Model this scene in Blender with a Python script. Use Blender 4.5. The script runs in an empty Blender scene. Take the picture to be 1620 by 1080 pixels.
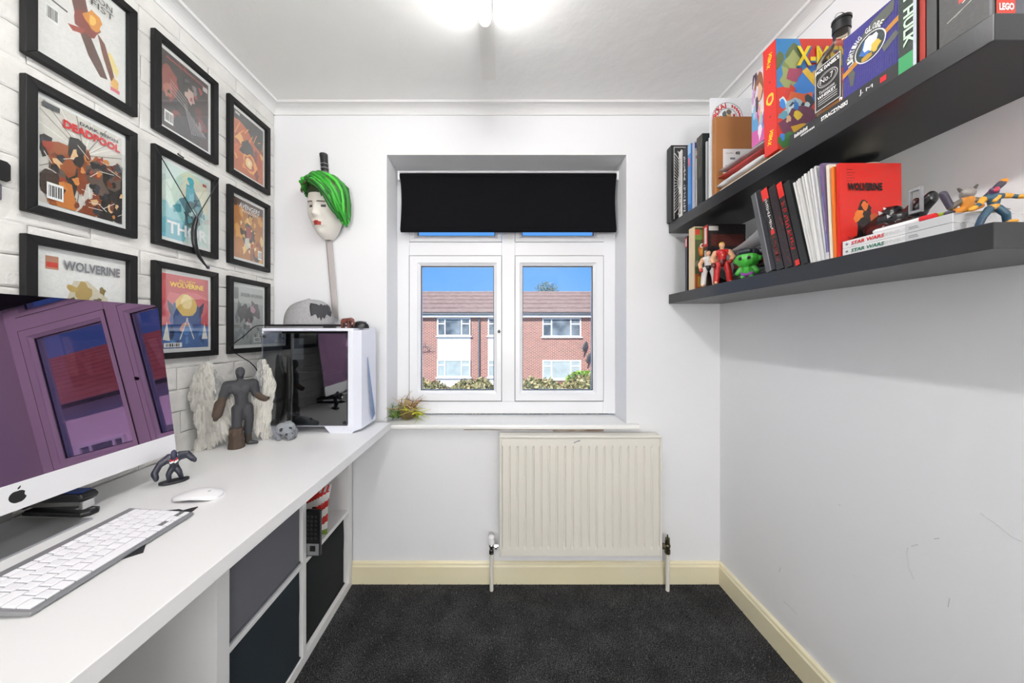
import bpy, bmesh, math, random
import numpy as np
from mathutils import Vector, Matrix, Euler

# ------------------------------------------------------------------ camera, sky, sun, exposure
sc = bpy.context.scene
COL = sc.collection
CAM_Z = 1.29
cd = bpy.data.cameras.new('camera')
cd.sensor_width = 36.0
cd.lens = 502.0 / 1620.0 * 36.0
cd.shift_x = 15.0 / 1620.0
cd.shift_y = -15.0 / 1620.0
cd.clip_start = 0.02
cd.clip_end = 300
cam = bpy.data.objects.new('camera', cd)
COL.objects.link(cam)
cam.location = (0, 0, CAM_Z)
cam.rotation_euler = (math.pi / 2, 0, 0)
sc.camera = cam

world = bpy.data.worlds.new('sky')
sc.world = world
world.use_nodes = True
wn = world.node_tree
bg = wn.nodes['Background']
geo = wn.nodes.new('ShaderNodeTexCoord')
sep = wn.nodes.new('ShaderNodeSeparateXYZ')
ramp = wn.nodes.new('ShaderNodeValToRGB')
wn.links.new(geo.outputs['Generated'], sep.inputs[0])
wn.links.new(sep.outputs['Z'], ramp.inputs[0])
ramp.color_ramp.elements[0].position = 0.0
ramp.color_ramp.elements[0].color = (0.25, 0.55, 1.0, 1)
ramp.color_ramp.elements[1].position = 0.35
ramp.color_ramp.elements[1].color = (0.10, 0.36, 0.95, 1)
wn.links.new(ramp.outputs[0], bg.inputs['Color'])
bg.inputs['Strength'].default_value = 1.0

sun_d = bpy.data.lights.new('sun', 'SUN')
sun_d.energy = 6.0
sun_d.angle = 0.01
sun_d.color = (1.0, 0.96, 0.9)
sun = bpy.data.objects.new('sun', sun_d)
COL.objects.link(sun)
sun.rotation_euler = Vector((0.35, 0.75, -0.62)).to_track_quat('-Z', 'Y').to_euler()

sc.view_settings.view_transform = 'Standard'
sc.view_settings.look = 'None'
sc.view_settings.gamma = 1.0
sc.view_settings.use_curve_mapping = False
sc.view_settings.exposure = 0.12
TUBE_STRENGTH = 50.0
FILL_GLOBE_STRENGTH = 52.0

# ------------------------------------------------------------------ helpers
def lin(c):
    if isinstance(c, str):
        c = c.lstrip('#')
        c = tuple(int(c[i:i + 2], 16) for i in (0, 2, 4))
    out = []
    for v in c[:3]:
        v = v / 255.0
        out.append(v / 12.92 if v <= 0.04045 else ((v + 0.055) / 1.055) ** 2.4)
    return (out[0], out[1], out[2], 1.0)

MATS = {}
def mat(name, col=(200, 200, 200), rough=0.5, metal=0.0, bump=None, var=None, attr=False, coat=0.0, emit=None, spec=None):
    """procedural principled material; bump=(scale,strength[,detail]); var=(scale,amount,second colour)"""
    if name in MATS:
        return MATS[name]
    m = bpy.data.materials.new(name)
    m.use_nodes = True
    nt = m.node_tree
    p = nt.nodes['Principled BSDF']
    p.inputs['Base Color'].default_value = lin(col)
    p.inputs['Roughness'].default_value = rough
    p.inputs['Metallic'].default_value = metal
    if coat:
        p.inputs['Coat Weight'].default_value = coat
        p.inputs['Coat Roughness'].default_value = 0.05
    if spec is not None:
        p.inputs['Specular IOR Level'].default_value = spec
    tc = nt.nodes.new('ShaderNodeTexCoord')
    src = None
    if attr:
        a = nt.nodes.new('ShaderNodeAttribute')
        a.attribute_name = 'Col'
        src = a.outputs['Color']
    if var:
        n = nt.nodes.new('ShaderNodeTexNoise')
        n.inputs['Scale'].default_value = var[0]
        n.inputs['Detail'].default_value = 6
        nt.links.new(tc.outputs['Object'], n.inputs['Vector'])
        r = nt.nodes.new('ShaderNodeMapRange')
        r.inputs[1].default_value = 0.35
        r.inputs[2].default_value = 0.68
        r.inputs[3].default_value = 0.0
        r.inputs[4].default_value = var[1]
        nt.links.new(n.outputs['Fac'], r.inputs[0])
        mx = nt.nodes.new('ShaderNodeMix')
        mx.data_type = 'RGBA'
        nt.links.new(r.outputs[0], mx.inputs[0])
        if src:
            nt.links.new(src, mx.inputs[6])
        else:
            mx.inputs[6].default_value = lin(col)
        mx.inputs[7].default_value = lin(var[2])
        src = mx.outputs[2]
    if src:
        nt.links.new(src, p.inputs['Base Color'])
    if bump:
        n = nt.nodes.new('ShaderNodeTexNoise')
        n.inputs['Scale'].default_value = bump[0]
        n.inputs['Detail'].default_value = bump[2] if len(bump) > 2 else 4
        nt.links.new(tc.outputs['Object'], n.inputs['Vector'])
        b = nt.nodes.new('ShaderNodeBump')
        b.inputs['Strength'].default_value = bump[1]
        b.inputs['Distance'].default_value = 0.01
        nt.links.new(n.outputs['Fac'], b.inputs['Height'])
        nt.links.new(b.outputs[0], p.inputs['Normal'])
    if emit:
        p.inputs['Emission Color'].default_value = lin(emit[0])
        p.inputs['Emission Strength'].default_value = emit[1]
    MATS[name] = m
    return m

def glass_mat(name, tint=(255, 255, 255), refl=0.08, rough=0.01, gloss=(255, 255, 255)):
    if name in MATS:
        return MATS[name]
    m = bpy.data.materials.new(name)
    m.use_nodes = True
    nt = m.node_tree
    nt.nodes.clear()
    out = nt.nodes.new('ShaderNodeOutputMaterial')
    t = nt.nodes.new('ShaderNodeBsdfTransparent')
    t.inputs[0].default_value = lin(tint)
    g = nt.nodes.new('ShaderNodeBsdfGlossy')
    g.inputs['Color'].default_value = lin(gloss)
    g.inputs['Roughness'].default_value = rough
    f = nt.nodes.new('ShaderNodeFresnel')
    f.inputs[0].default_value = 1.45
    mul = nt.nodes.new('ShaderNodeMath')
    mul.operation = 'MULTIPLY'
    mul.inputs[1].default_value = refl / 0.04
    mul.use_clamp = True
    nt.links.new(f.outputs[0], mul.inputs[0])
    mx = nt.nodes.new('ShaderNodeMixShader')
    nt.links.new(mul.outputs[0], mx.inputs[0])
    nt.links.new(t.outputs[0], mx.inputs[1])
    nt.links.new(g.outputs[0], mx.inputs[2])
    nt.links.new(mx.outputs[0], out.inputs[0])
    MATS[name] = m
    return m

class MB:
    """collects faces, each with its own printed colour, and links them as ONE mesh"""
    def __init__(s):
        s.v, s.f, s.c, s.m = [], [], [], []
    def add(s, vs, fs, col=None, mi=0):
        o = len(s.v)
        s.v += [tuple(p) for p in vs]
        for f in fs:
            s.f.append(tuple(i + o for i in f))
            s.c.append(lin(col) if col is not None else (1, 1, 1, 1))
            s.m.append(mi)
        return s
    def box(s, a, b, col=None, mi=0, M=None):
        (x0, y0, z0), (x1, y1, z1) = a, b
        vs = [Vector(p) for p in ((x0, y0, z0), (x1, y0, z0), (x1, y1, z0), (x0, y1, z0), (x0, y0, z1), (x1, y0, z1), (x1, y1, z1), (x0, y1, z1))]
        if M is not None:
            vs = [M @ p for p in vs]
        return s.add(vs, [(0, 3, 2, 1), (4, 5, 6, 7), (0, 1, 5, 4), (1, 2, 6, 5), (2, 3, 7, 6), (3, 0, 4, 7)], col, mi)
    def quad(s, p, col=None, mi=0):
        return s.add(p, [tuple(range(len(p)))], col, mi)
    def prism(s, pts, d, col=None, mi=0, side_col=None):
        """closed outline of 3D points extruded by vector d"""
        n = len(pts)
        d = Vector(d)
        vs = [Vector(p) for p in pts] + [Vector(p) + d for p in pts]
        s.add(vs, [tuple(range(n - 1, -1, -1)), tuple(range(n, 2 * n))], col, mi)
        o = len(s.v) - 2 * n
        for i in range(n):
            j = (i + 1) % n
            s.f.append((o + i, o + j, o + n + j, o + n + i))
            s.c.append(lin(side_col or col) if (side_col or col) is not None else (1, 1, 1, 1))
            s.m.append(mi)
        return s
    def cyl(s, p0, p1, r0, r1=None, n=16, col=None, mi=0, caps=True):
        r1 = r0 if r1 is None else r1
        p0, p1 = Vector(p0), Vector(p1)
        ax = (p1 - p0).normalized()
        up = Vector((0, 0, 1)) if abs(ax.z) < 0.9 else Vector((1, 0, 0))
        u = ax.cross(up).normalized()
        w = ax.cross(u)
        vs = []
        for (p, r) in ((p0, r0), (p1, r1)):
            for i in range(n):
                a = 2 * math.pi * i / n
                vs.append(p + u * (r * math.cos(a)) + w * (r * math.sin(a)))
        fs = [(i, n + i, n + (i + 1) % n, (i + 1) % n) for i in range(n)]
        if caps:
            fs += [tuple(range(n)), tuple(range(2 * n - 1, n - 1, -1))]
        return s.add(vs, fs, col, mi)
    def tube(s, path, r, n=8, col=None, mi=0):
        path = [Vector(p) for p in path]
        rs = r if isinstance(r, (list, tuple)) else [r] * len(path)
        vs = []
        prev = None
        for i, p in enumerate(path):
            t = (path[min(i + 1, len(path) - 1)] - path[max(i - 1, 0)]).normalized()
            if prev is None:
                up = Vector((0, 0, 1)) if abs(t.z) < 0.9 else Vector((1, 0, 0))
                u = t.cross(up).normalized()
            else:
                u = (prev - t * prev.dot(t)).normalized()
            prev = u
            w = t.cross(u)
            for k in range(n):
                a = 2 * math.pi * k / n
                vs.append(p + u * (rs[i] * math.cos(a)) + w * (rs[i] * math.sin(a)))
        fs = []
        for i in range(len(path) - 1):
            for k in range(n):
                fs.append((i * n + k, i * n + (k + 1) % n, (i + 1) * n + (k + 1) % n, (i + 1) * n + k))
        fs += [tuple(range(n - 1, -1, -1)), tuple(range((len(path) - 1) * n, len(path) * n))]
        return s.add(vs, fs, col, mi)
    def sphere(s, c, r, nu=16, nv=10, col=None, mi=0, M=None):
        rr = r if isinstance(r, (list, tuple)) else (r, r, r)
        c = Vector(c)
        vs = []
        for j in range(nv + 1):
            ph = math.pi * j / nv
            for i in range(nu):
                th = 2 * math.pi * i / nu
                p = Vector((rr[0] * math.sin(ph) * math.cos(th), rr[1] * math.sin(ph) * math.sin(th), rr[2] * math.cos(ph)))
                vs.append(c + (M @ p if M is not None else p))
        fs = []
        for j in range(nv):
            for i in range(nu):
                k = (i + 1) % nu
                if j == 0:
                    fs.append((0 * nu + i, nu + i, nu + k))
                elif j == nv - 1:
                    fs.append((j * nu + i, (j + 1) * nu + i, j * nu + k))
                else:
                    fs.append((j * nu + i, (j + 1) * nu + i, (j + 1) * nu + k, j * nu + k))
        return s.add(vs, fs, col, mi)
    def lathe(s, prof, c=(0, 0, 0), n=24, col=None, mi=0):
        c = Vector(c)
        vs, fs = [], []
        for (r, z) in prof:
            for i in range(n):
                a = 2 * math.pi * i / n
                vs.append(c + Vector((r * math.cos(a), r * math.sin(a), z)))
        for j in range(len(prof) - 1):
            for i in range(n):
                k = (i + 1) % n
                fs.append((j * n + i, j * n + k, (j + 1) * n + k, (j + 1) * n + i))
        fs.append(tuple(range(n - 1, -1, -1)))
        fs.append(tuple(range((len(prof) - 1) * n, len(prof) * n)))
        return s.add(vs, fs, col, mi)
    def mesh(s, name):
        me = bpy.data.meshes.new(name)
        me.from_pydata(s.v, [], s.f)
        ca = me.color_attributes.new('Col', 'FLOAT_COLOR', 'CORNER')
        flat = []
        for p in me.polygons:
            flat += list(s.c[p.index]) * p.loop_total
        ca.data.foreach_set('color', flat)
        me.polygons.foreach_set('material_index', s.m)
        me.update()
        return me
    def build(s, name, m, parent=None, smooth=False, bevel=0.0, seg=2, fix=False):
        me = s.mesh(name)
        for mm in (m if isinstance(m, (list, tuple)) else [m]):
            me.materials.append(mm)
        if fix:
            b = bmesh.new()
            b.from_mesh(me)
            bmesh.ops.remove_doubles(b, verts=b.verts, dist=1e-6)
            bmesh.ops.recalc_face_normals(b, faces=b.faces)
            b.to_mesh(me)
            b.free()
        if smooth:
            me.polygons.foreach_set('use_smooth', [True] * len(me.polygons))
            if smooth != 'all':
                try:
                    me.set_sharp_from_angle(angle=math.radians(40))
                except Exception:
                    pass
        o = bpy.data.objects.new(name, me)
        COL.objects.link(o)
        if parent:
            o.parent = parent
        if bevel:
            bv = o.modifiers.new('bevel', 'BEVEL')
            bv.width = bevel
            bv.segments = seg
            bv.limit_method = 'ANGLE'
            bv.angle_limit = math.radians(40)
        return o

def tag(o, label=None, cat=None, group=None, kind=None):
    if label: o['label'] = label
    if cat: o['category'] = cat
    if group: o['group'] = group
    if kind: o['kind'] = kind
    return o

def thing(name, label, cat, loc=(0, 0, 0), rot=(0, 0, 0), group=None):
    o = bpy.data.objects.new(name, None)
    o.empty_display_size = 0.05
    COL.objects.link(o)
    o.location = loc
    o.rotation_euler = rot
    return tag(o, label, cat, group)

def text(name, s, origin, right, up, height, m, parent, width=None, thick=0.0003, bold=0.0, shear=0.0, align='CENTER'):
    """flat lettering: built as its own thin mesh, centred on origin"""
    cu = bpy.data.curves.new('lettering', 'FONT')
    cu.body = s
    cu.size = 1.0
    cu.extrude = 0.0
    cu.offset = bold
    cu.shear = shear
    cu.align_x = 'LEFT'
    cu.resolution_u = 2
    tmp = bpy.data.objects.new('lettering_tmp', cu)
    COL.objects.link(tmp)
    dg = bpy.context.evaluated_depsgraph_get()
    dg.update()
    me = bpy.data.meshes.new_from_object(tmp.evaluated_get(dg))
    bpy.data.objects.remove(tmp)
    bpy.data.curves.remove(cu)
    n = len(me.vertices)
    co = np.zeros(n * 3)
    me.vertices.foreach_get('co', co)
    co = co.reshape(-1, 3)
    mn, mxx = co.min(0), co.max(0)
    h = max(mxx[1] - mn[1], 1e-6)
    w = max(mxx[0] - mn[0], 1e-6)
    sy = height / h
    sx = (width / w) if width else sy
    right = Vector(right).normalized()
    up = Vector(up).normalized()
    nrm = right.cross(up)
    O = Vector(origin)
    ox = {'CENTER': (mn[0] + mxx[0]) / 2, 'LEFT': mn[0]}[align]
    oy = (mn[1] + mxx[1]) / 2
    out = []
    for p in co:
        q = O + right * ((p[0] - ox) * sx) + up * ((p[1] - oy) * sy) + nrm * thick
        out += [q.x, q.y, q.z]
    me.vertices.foreach_set('co', out)
    me.materials.clear()
    me.materials.append(m)
    me.update()
    o = bpy.data.objects.new(name, me)
    COL.objects.link(o)
    o.parent = parent
    return o

class Art:
    """flat printed picture on a rectangle: coloured shapes stacked in paper-thin layers"""
    def __init__(s, O, right, up, w, h, base, seed=0):
        s.O, s.r, s.u = Vector(O), Vector(right).normalized(), Vector(up).normalized()
        s.n = s.r.cross(s.u)
        s.w, s.h = w, h
        s.mb = MB()
        s.k = 0
        s.rng = random.Random(seed)
        s.poly([(0, 0), (1, 0), (1, 1), (0, 1)], base)
    def P(s, u, v):
        return s.O + s.r * (u * s.w) + s.u * (v * s.h) + s.n * (0.00003 * s.k)
    def poly(s, pts, col):
        s.mb.quad([s.P(min(max(u, 0), 1), min(max(v, 0), 1)) for u, v in pts], col)
        s.k += 1
        return s
    def blob(s, cx, cy, rx, ry, col, rot=0.0, jag=0.3, n=13):
        ca, sa = math.cos(rot), math.sin(rot)
        pts = []
        for i in range(n):
            a = 2 * math.pi * i / n
            k = 1 + s.rng.uniform(-jag, jag)
            x, y = rx * k * math.cos(a), ry * k * math.sin(a)
            pts.append((cx + x * ca - y * sa, cy + x * sa + y * ca))
        return s.poly(pts, col)
    def line(s, a, b, t, col):
        dx, dy = (b[0] - a[0]) * s.w, (b[1] - a[1]) * s.h
        L = math.hypot(dx, dy) or 1e-6
        px, py = -dy / L * t / s.w, dx / L * t / s.h
        return s.poly([(a[0] + px, a[1] + py), (a[0] - px, a[1] - py), (b[0] - px, b[1] - py), (b[0] + px, b[1] + py)], col)
    def rect(s, u0, v0, u1, v1, col):
        return s.poly([(u0, v0), (u1, v0), (u1, v1), (u0, v1)], col)
    def scatter(s, n, box, size, cols, jag=0.45, asp=1.0):
        for i in range(n):
            s.blob(s.rng.uniform(box[0], box[2]), s.rng.uniform(box[1], box[3]), s.rng.uniform(*size), s.rng.uniform(*size) * asp,
                   s.rng.choice(cols), s.rng.uniform(0, 3.14), jag, 9)
        return s
    def bars(s, u0, v0, u1, v1):
        s.rect(u0, v0, u1, v1, '#f4f4f2')
        x = u0 + 0.12 * (u1 - u0)
        while x < u1 - 0.14 * (u1 - u0):
            t = s.rng.choice((0.04, 0.06, 0.09)) * (u1 - u0)
            s.mb.quad([s.P(x, v0 + .15 * (v1 - v0)), s.P(x + t, v0 + .15 * (v1 - v0)), s.P(x + t, v1 - .15 * (v1 - v0)), s.P(x, v1 - .15 * (v1 - v0))], '#222222')
            x += t + s.rng.choice((0.04, 0.06)) * (u1 - u0)
        s.k += 1
        return s
    def build(s, name, parent, m=None):
        return s.mb.build(name, m or PRINT, parent)

def figure(name, caps, m, parent, voxel=0.002, smooth_iter=4, squash=None):
    """one continuous moulded body grown from tapering limbs: (p0, r0, p1, r1, colour)"""
    mb = MB()
    for (p0, r0, p1, r1, col) in caps:
        p0, p1 = Vector(p0), Vector(p1)
        mb.sphere(p0, r0, 12, 8)
        if (p1 - p0).length > 1e-5:
            mb.sphere(p1, r1, 12, 8)
            mb.cyl(p0, p1, r0, r1, 12)
    me = mb.mesh(name)
    o = bpy.data.objects.new(name, me)
    COL.objects.link(o)
    r = o.modifiers.new('r', 'REMESH')
    r.mode = 'VOXEL'
    r.voxel_size = voxel
    sm = o.modifiers.new('s', 'SMOOTH')
    sm.factor = 0.5
    sm.iterations = smooth_iter
    dg = bpy.context.evaluated_depsgraph_get()
    dg.update()
    me2 = bpy.data.meshes.new_from_object(o.evaluated_get(dg))
    o.modifiers.clear()
    o.data = me2
    bpy.data.meshes.remove(me)
    me2.name = name
    nf = len(me2.polygons)
    cen = np.zeros(nf * 3)
    me2.polygons.foreach_get('center', cen)
    cen = cen.reshape(-1, 3)
    best = np.full(nf, 1e9)
    cols = np.ones((nf, 4))
    for (p0, r0, p1, r1, col) in caps:
        a, b = np.array(p0, float), np.array(p1, float)
        ab = b - a
        L = max(ab.dot(ab), 1e-12)
        t = np.clip(((cen - a) @ ab) / L, 0, 1)
        d = np.linalg.norm(cen - (a + t[:, None] * ab), axis=1) - (r0 + (r1 - r0) * t)
        k = d < best
        best[k] = d[k]
        cols[k] = lin(col)
    for ca in list(me2.color_attributes):
        me2.color_attributes.remove(ca)
    ca = me2.color_attributes.new('Col', 'FLOAT_COLOR', 'CORNER')
    tot = np.zeros(nf, int)
    me2.polygons.foreach_get('loop_total', tot)
    ca.data.foreach_set('color', np.repeat(cols, tot, axis=0).ravel())
    me2.materials.clear()
    me2.materials.append(m)
    me2.polygons.foreach_set('use_smooth', [True] * nf)
    o.parent = parent
    return o

def catmull(pts, n=8):
    pts = [Vector(p) for p in pts]
    out = []
    for i in range(len(pts) - 1):
        p0, p1, p2, p3 = pts[max(i - 1, 0)], pts[i], pts[i + 1], pts[min(i + 2, len(pts) - 1)]
        for k in range(n):
            t = k / n
            out.append(0.5 * ((2 * p1) + (p2 - p0) * t + (2 * p0 - 5 * p1 + 4 * p2 - p3) * t * t + (3 * p1 - p0 - 3 * p2 + p3) * t ** 3))
    out.append(pts[-1])
    return out

# ------------------------------------------------------------------ materials
PRINT = mat('printed_paper', attr=True, rough=0.4, var=(170, 0.13, '#7a746e'))
PLASTIC = mat('coloured_plastic', attr=True, rough=0.4)
MATTE = mat('painted_resin', attr=True, rough=0.75, bump=(90, 0.25))
WALLW = mat('white_emulsion', (236, 237, 240), 0.85, bump=(30, 0.06), var=(2.2, 0.12, (222, 222, 224)))
CEILW = mat('white_textured_ceiling', (246, 246, 244), 0.9, bump=(18, 0.22, 8))
COVEW = mat('white_coving', (230, 230, 230), 0.8)
UPVC = mat('white_upvc', (238, 239, 243), 0.3)
SILLW = mat('white_gloss_sill', (240, 240, 238), 0.3)
BRICKW = mat('white_painted_brick', (226, 225, 222), 0.85, bump=(45, 0.5, 8), var=(14, 0.35, (196, 194, 190)))
JOINT = mat('grey_joint', (176, 174, 170), 0.95, bump=(80, 0.5))
CREAM = mat('cream_gloss_skirting', (236, 226, 190), 0.4, var=(3, 0.35, (242, 238, 222)))
RADC = mat('cream_radiator_enamel', (228, 225, 216), 0.4)
CHROME = mat('chrome', (200, 200, 200), 0.15, 1.0)
BRASS = mat('dull_brass', (110, 104, 84), 0.35, 1.0)
BLACKF = mat('black_frame_wood', (19, 19, 20), 0.5, spec=.3)
SHELFB = mat('black_brown_foil', (38, 39, 42), 0.28, bump=(200, 0.02))
DESKW = mat('white_desk_foil', (236, 236, 236), 0.35)
BLINDB = mat('black_blind_fabric', (17, 17, 20), 0.95, bump=(400, 0.15), spec=.1)
BLACKP = mat('black_plastic', (15, 15, 17), 0.35)
DARKGAP = mat('dark_rubber_gasket', (60, 60, 64), 0.6)
ALU = mat('aluminium', (196, 197, 199), 0.35, 0.9)
ALUW = mat('bright_aluminium', (232, 232, 234), 0.35, 0.25)
WHITEP = mat('white_plastic', (240, 240, 242), 0.35)
PAGES = mat('book_pages', (226, 222, 212), 0.8, bump=(300, 0.2))
INK = mat('black_ink', (20, 20, 20), 0.6)
INKW = mat('white_ink', (240, 240, 240), 0.6)
INKR = mat('red_ink', (205, 30, 34), 0.6)
INKG = mat('green_ink', (24, 110, 84), 0.6)
INKGREY = mat('grey_ink', (128, 128, 134), 0.6)
INKPALE = mat('pale_grey_ink', (196, 197, 200), 0.6)
INKY = mat('yellow_ink', (246, 214, 40), 0.6)
INKDR = mat('dark_red_ink', (150, 40, 34), 0.6)
FGLASS = glass_mat('picture_glass', (252, 253, 253), 0.008)
WGLASS = glass_mat('window_glass', (250, 252, 252), 0.015)

# ------------------------------------------------------------------ room shell
LX, RX, BY, RY, CZ = -1.18, 1.124, 1.64, -3.0, 2.45
WY = 1.80                                   # window plane
WX0, WX1, WZ0, WZ1 = -0.598, 0.640, 0.79, 2.205

m = mat('charcoal_carpet', (38, 39, 41), 0.95)
nt = m.node_tree
p = nt.nodes['Principled BSDF']
tc = nt.nodes.new('ShaderNodeTexCoord')
n1 = nt.nodes.new('ShaderNodeTexNoise'); n1.inputs['Scale'].default_value = 260; n1.inputs['Detail'].default_value = 3
n2 = nt.nodes.new('ShaderNodeTexNoise'); n2.inputs['Scale'].default_value = 7; n2.inputs['Detail'].default_value = 4
for n in (n1, n2):
    nt.links.new(tc.outputs['Object'], n.inputs['Vector'])
rp = nt.nodes.new('ShaderNodeValToRGB')
rp.color_ramp.elements[0].position = 0.44; rp.color_ramp.elements[0].color = lin((16, 16, 18))
rp.color_ramp.elements[1].position = 0.80; rp.color_ramp.elements[1].color = lin((112, 112, 114))
ad = nt.nodes.new('ShaderNodeMath'); ad.operation = 'MULTIPLY_ADD'; ad.inputs[1].default_value = 0.3; 
nt.links.new(n2.outputs['Fac'], ad.inputs[0])
sb = nt.nodes.new('ShaderNodeMath'); sb.operation = 'SUBTRACT'; sb.inputs[1].default_value = 0.16
nt.links.new(n1.outputs['Fac'], sb.inputs[0])
nt.links.new(sb.outputs[0], ad.inputs[2])
nt.links.new(ad.outputs[0], rp.inputs[0])
nt.links.new(rp.outputs[0], p.inputs['Base Color'])
bp = nt.nodes.new('ShaderNodeBump'); bp.inputs['Strength'].default_value = 0.9; bp.inputs['Distance'].default_value = 0.006
nt.links.new(n1.outputs['Fac'], bp.inputs['Height'])
nt.links.new(bp.outputs[0], p.inputs['Normal'])

tag(MB().box((LX - .1, RY - .1, -0.1), (RX + .1, BY + .2, 0)).build('floor', m), 'charcoal grey flecked carpet covering the floor', kind='structure')
# carpet pile: short tufts nobody could count
rng = random.Random(5)
tf = MB()
for i in range(26000):
    x = rng.uniform(-0.764, RX - .02); y = rng.uniform(0.55, BY - .02)
    a = rng.uniform(0, 6.28); h = rng.uniform(.005, .010); w = rng.uniform(.0012, .0022)
    lx, ly = rng.uniform(-.005, .005), rng.uniform(-.005, .005)
    g = rng.choice((18, 24, 30, 34, 40, 52, 78, 104))
    tf.add([(x - w * math.cos(a), y - w * math.sin(a), 0), (x + w * math.cos(a), y + w * math.sin(a), 0), (x + lx, y + ly, h)], [(0, 1, 2)], (g, g, g + 1))
tag(tf.build('carpet_pile', mat('carpet_fibre', attr=True, rough=0.95)), 'short charcoal carpet pile on the floor', 'carpet pile', kind='stuff')

ce = tag(MB().box((LX - .1, RY - .1, CZ), (RX + .1, BY + .3, CZ + .1)).build('ceiling', CEILW), 'white swirled plaster ceiling', kind='structure')
MB().box((-.092, 1.15, CZ - .0004), (-.032, 1.462, CZ + .001)).build('ceiling_strip', mat('off_white_strip', (242, 241, 237), .95), ce)  # thin strip slightly darker than the ceiling, beyond the tube
wrt = tag(MB().box((RX, RY - .1, 0), (RX + .1, BY, CZ)).build('wall_right', WALLW), 'plain white right wall below and behind the shelves', kind='structure')
for pts in ([(1446, 916), (1438, 895), (1435, 874), (1437, 866)], [(1442, 864), (1452, 861)], [(1551, 811), (1580, 832), (1600, 848), (1616, 856)], [(1478, 852), (1486, 851)], [(1235, 897), (1233, 904)], [(1240, 950), (1262, 972)], [(1327, 798), (1330, 799)], [(1350, 910), (1351, 911)], [(1500, 960), (1502, 946)]):
    q_ = []
    for (px_, py_) in pts:
        Y_ = 502 * RX / (px_ - 795)
        q_.append((RX + .0003, Y_, CAM_Z - (py_ - 525) * Y_ / 502))
    MB().tube(catmull(q_, 4), .0011, 5).build('scuff_mark', mat('grey_scuff', (196, 197, 200), .9), wrt)
tag(MB().box((LX - .1, RY - .1, 0), (RX + .1, RY, CZ)).build('wall_rear', WALLW), 'plain white wall far behind the camera', kind='structure')
# added fill lamp out of view, brightens the room from behind the camera
gp = thing('fill_globe_lamp', 'added unseen globe lamp behind the camera filling the room with light', 'lamp', (.103, -2.2, 0))
MB().sphere((0, 0, 1.40), .22, 28, 16).build('fill_globe', mat('fill_globe_glow', (255, 255, 255), .5, emit=((255, 252, 248), FILL_GLOBE_STRENGTH)), gp, smooth='all')
MB().cyl((0, 0, .02), (0, 0, 1.19), .012, n=12).build('pole', WHITEP, gp, smooth=True)
MB().lathe([(.14, 0), (.14, .012), (.03, .022), (.014, .03)], n=28).build('base', WHITEP, gp, smooth=True)
wb = MB()
wb.box((LX - .1, BY, 0), (WX0, BY + .26, CZ)).box((WX1, BY, 0), (RX + .1, BY + .26, CZ))
wb.box((WX0, BY, 0), (WX1, BY + .26, WZ0)).box((WX0, BY, WZ1), (WX1, BY + .26, CZ))
tag(wb.build('wall_back', WALLW), 'white window wall with a deep plastered window opening', kind='structure')

# left wall: white painted bricks, proud of recessed joints
wl = tag(MB().box((LX - .1, RY - .1, 0), (LX - .006, BY, CZ)).build('wall_left', JOINT), 'white brick effect wall behind the desk', kind='structure')
CH, BL = 0.0795, 0.245
def brick_mesh(L, seed):
    r = random.Random(seed)
    b = MB()
    g = 0.0018
    nu = 6
    H = CH - g
    Lx = L - g
    def edge():
        return r.uniform(-.0018, .0018)
    outer, inner = [], []
    for i in range(nu + 1):
        outer.append((i / nu * Lx, edge()))
    for i in range(nu + 1):
        outer.append(((nu - i) / nu * Lx, H + edge()))
    cx, cz = Lx / 2, H / 2
    for (y, z) in outer:
        inner.append((cx + (y - cx) * (1 - .010 / Lx * 1.4), cz + (z - cz) * (1 - .010 / H)))
    n = len(outer)
    vs = [(0, y, z) for y, z in outer] + [(.004 + r.uniform(0, .001), y, z) for y, z in outer] + [(.0058 + r.uniform(0, .0016), y, z) for y, z in inner]
    b.add(vs, [])
    o = 0
    for i in range(n):
        j = (i + 1) % n
        b.f += [(i, j, n + j, n + i), (n + i, n + j, 2 * n + j, 2 * n + i)]
        b.c += [(1, 1, 1, 1)] * 2; b.m += [0, 0]
    for i in range(nu):
        a0, a1 = 2 * n + i, 2 * n + i + 1
        c0, c1 = 2 * n + n - 1 - i, 2 * n + n - 2 - i
        b.f.append((a0, a1, c1, c0)); b.c.append((1, 1, 1, 1)); b.m.append(0)
    me = b.mesh('brick')
    me.materials.append(BRICKW)
    return me
whole = [brick_mesh(BL, s) for s in range(9)]
rng = random.Random(3)
row = 0
z = 0.842 - CH * 1.0
def brick(me, y, z, sx=1.0):
    o = bpy.data.objects.new('brick', me)
    COL.objects.link(o)
    o.parent = wl
    o.location = (LX - .006 + rng.uniform(-.0006, .0006), y, z)
    o.scale = (1, sx, 1)
while z < 2.41:
    y = BY
    first = BL * (0.5 if row % 2 else 1.0) * rng.uniform(.92, 1.0)
    while y > 0.15:
        L = first if y == BY else BL
        y0 = y - L
        brick(rng.choice(whole), y0, z, L / BL)
        y = y0
    z += CH
    row += 1

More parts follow.
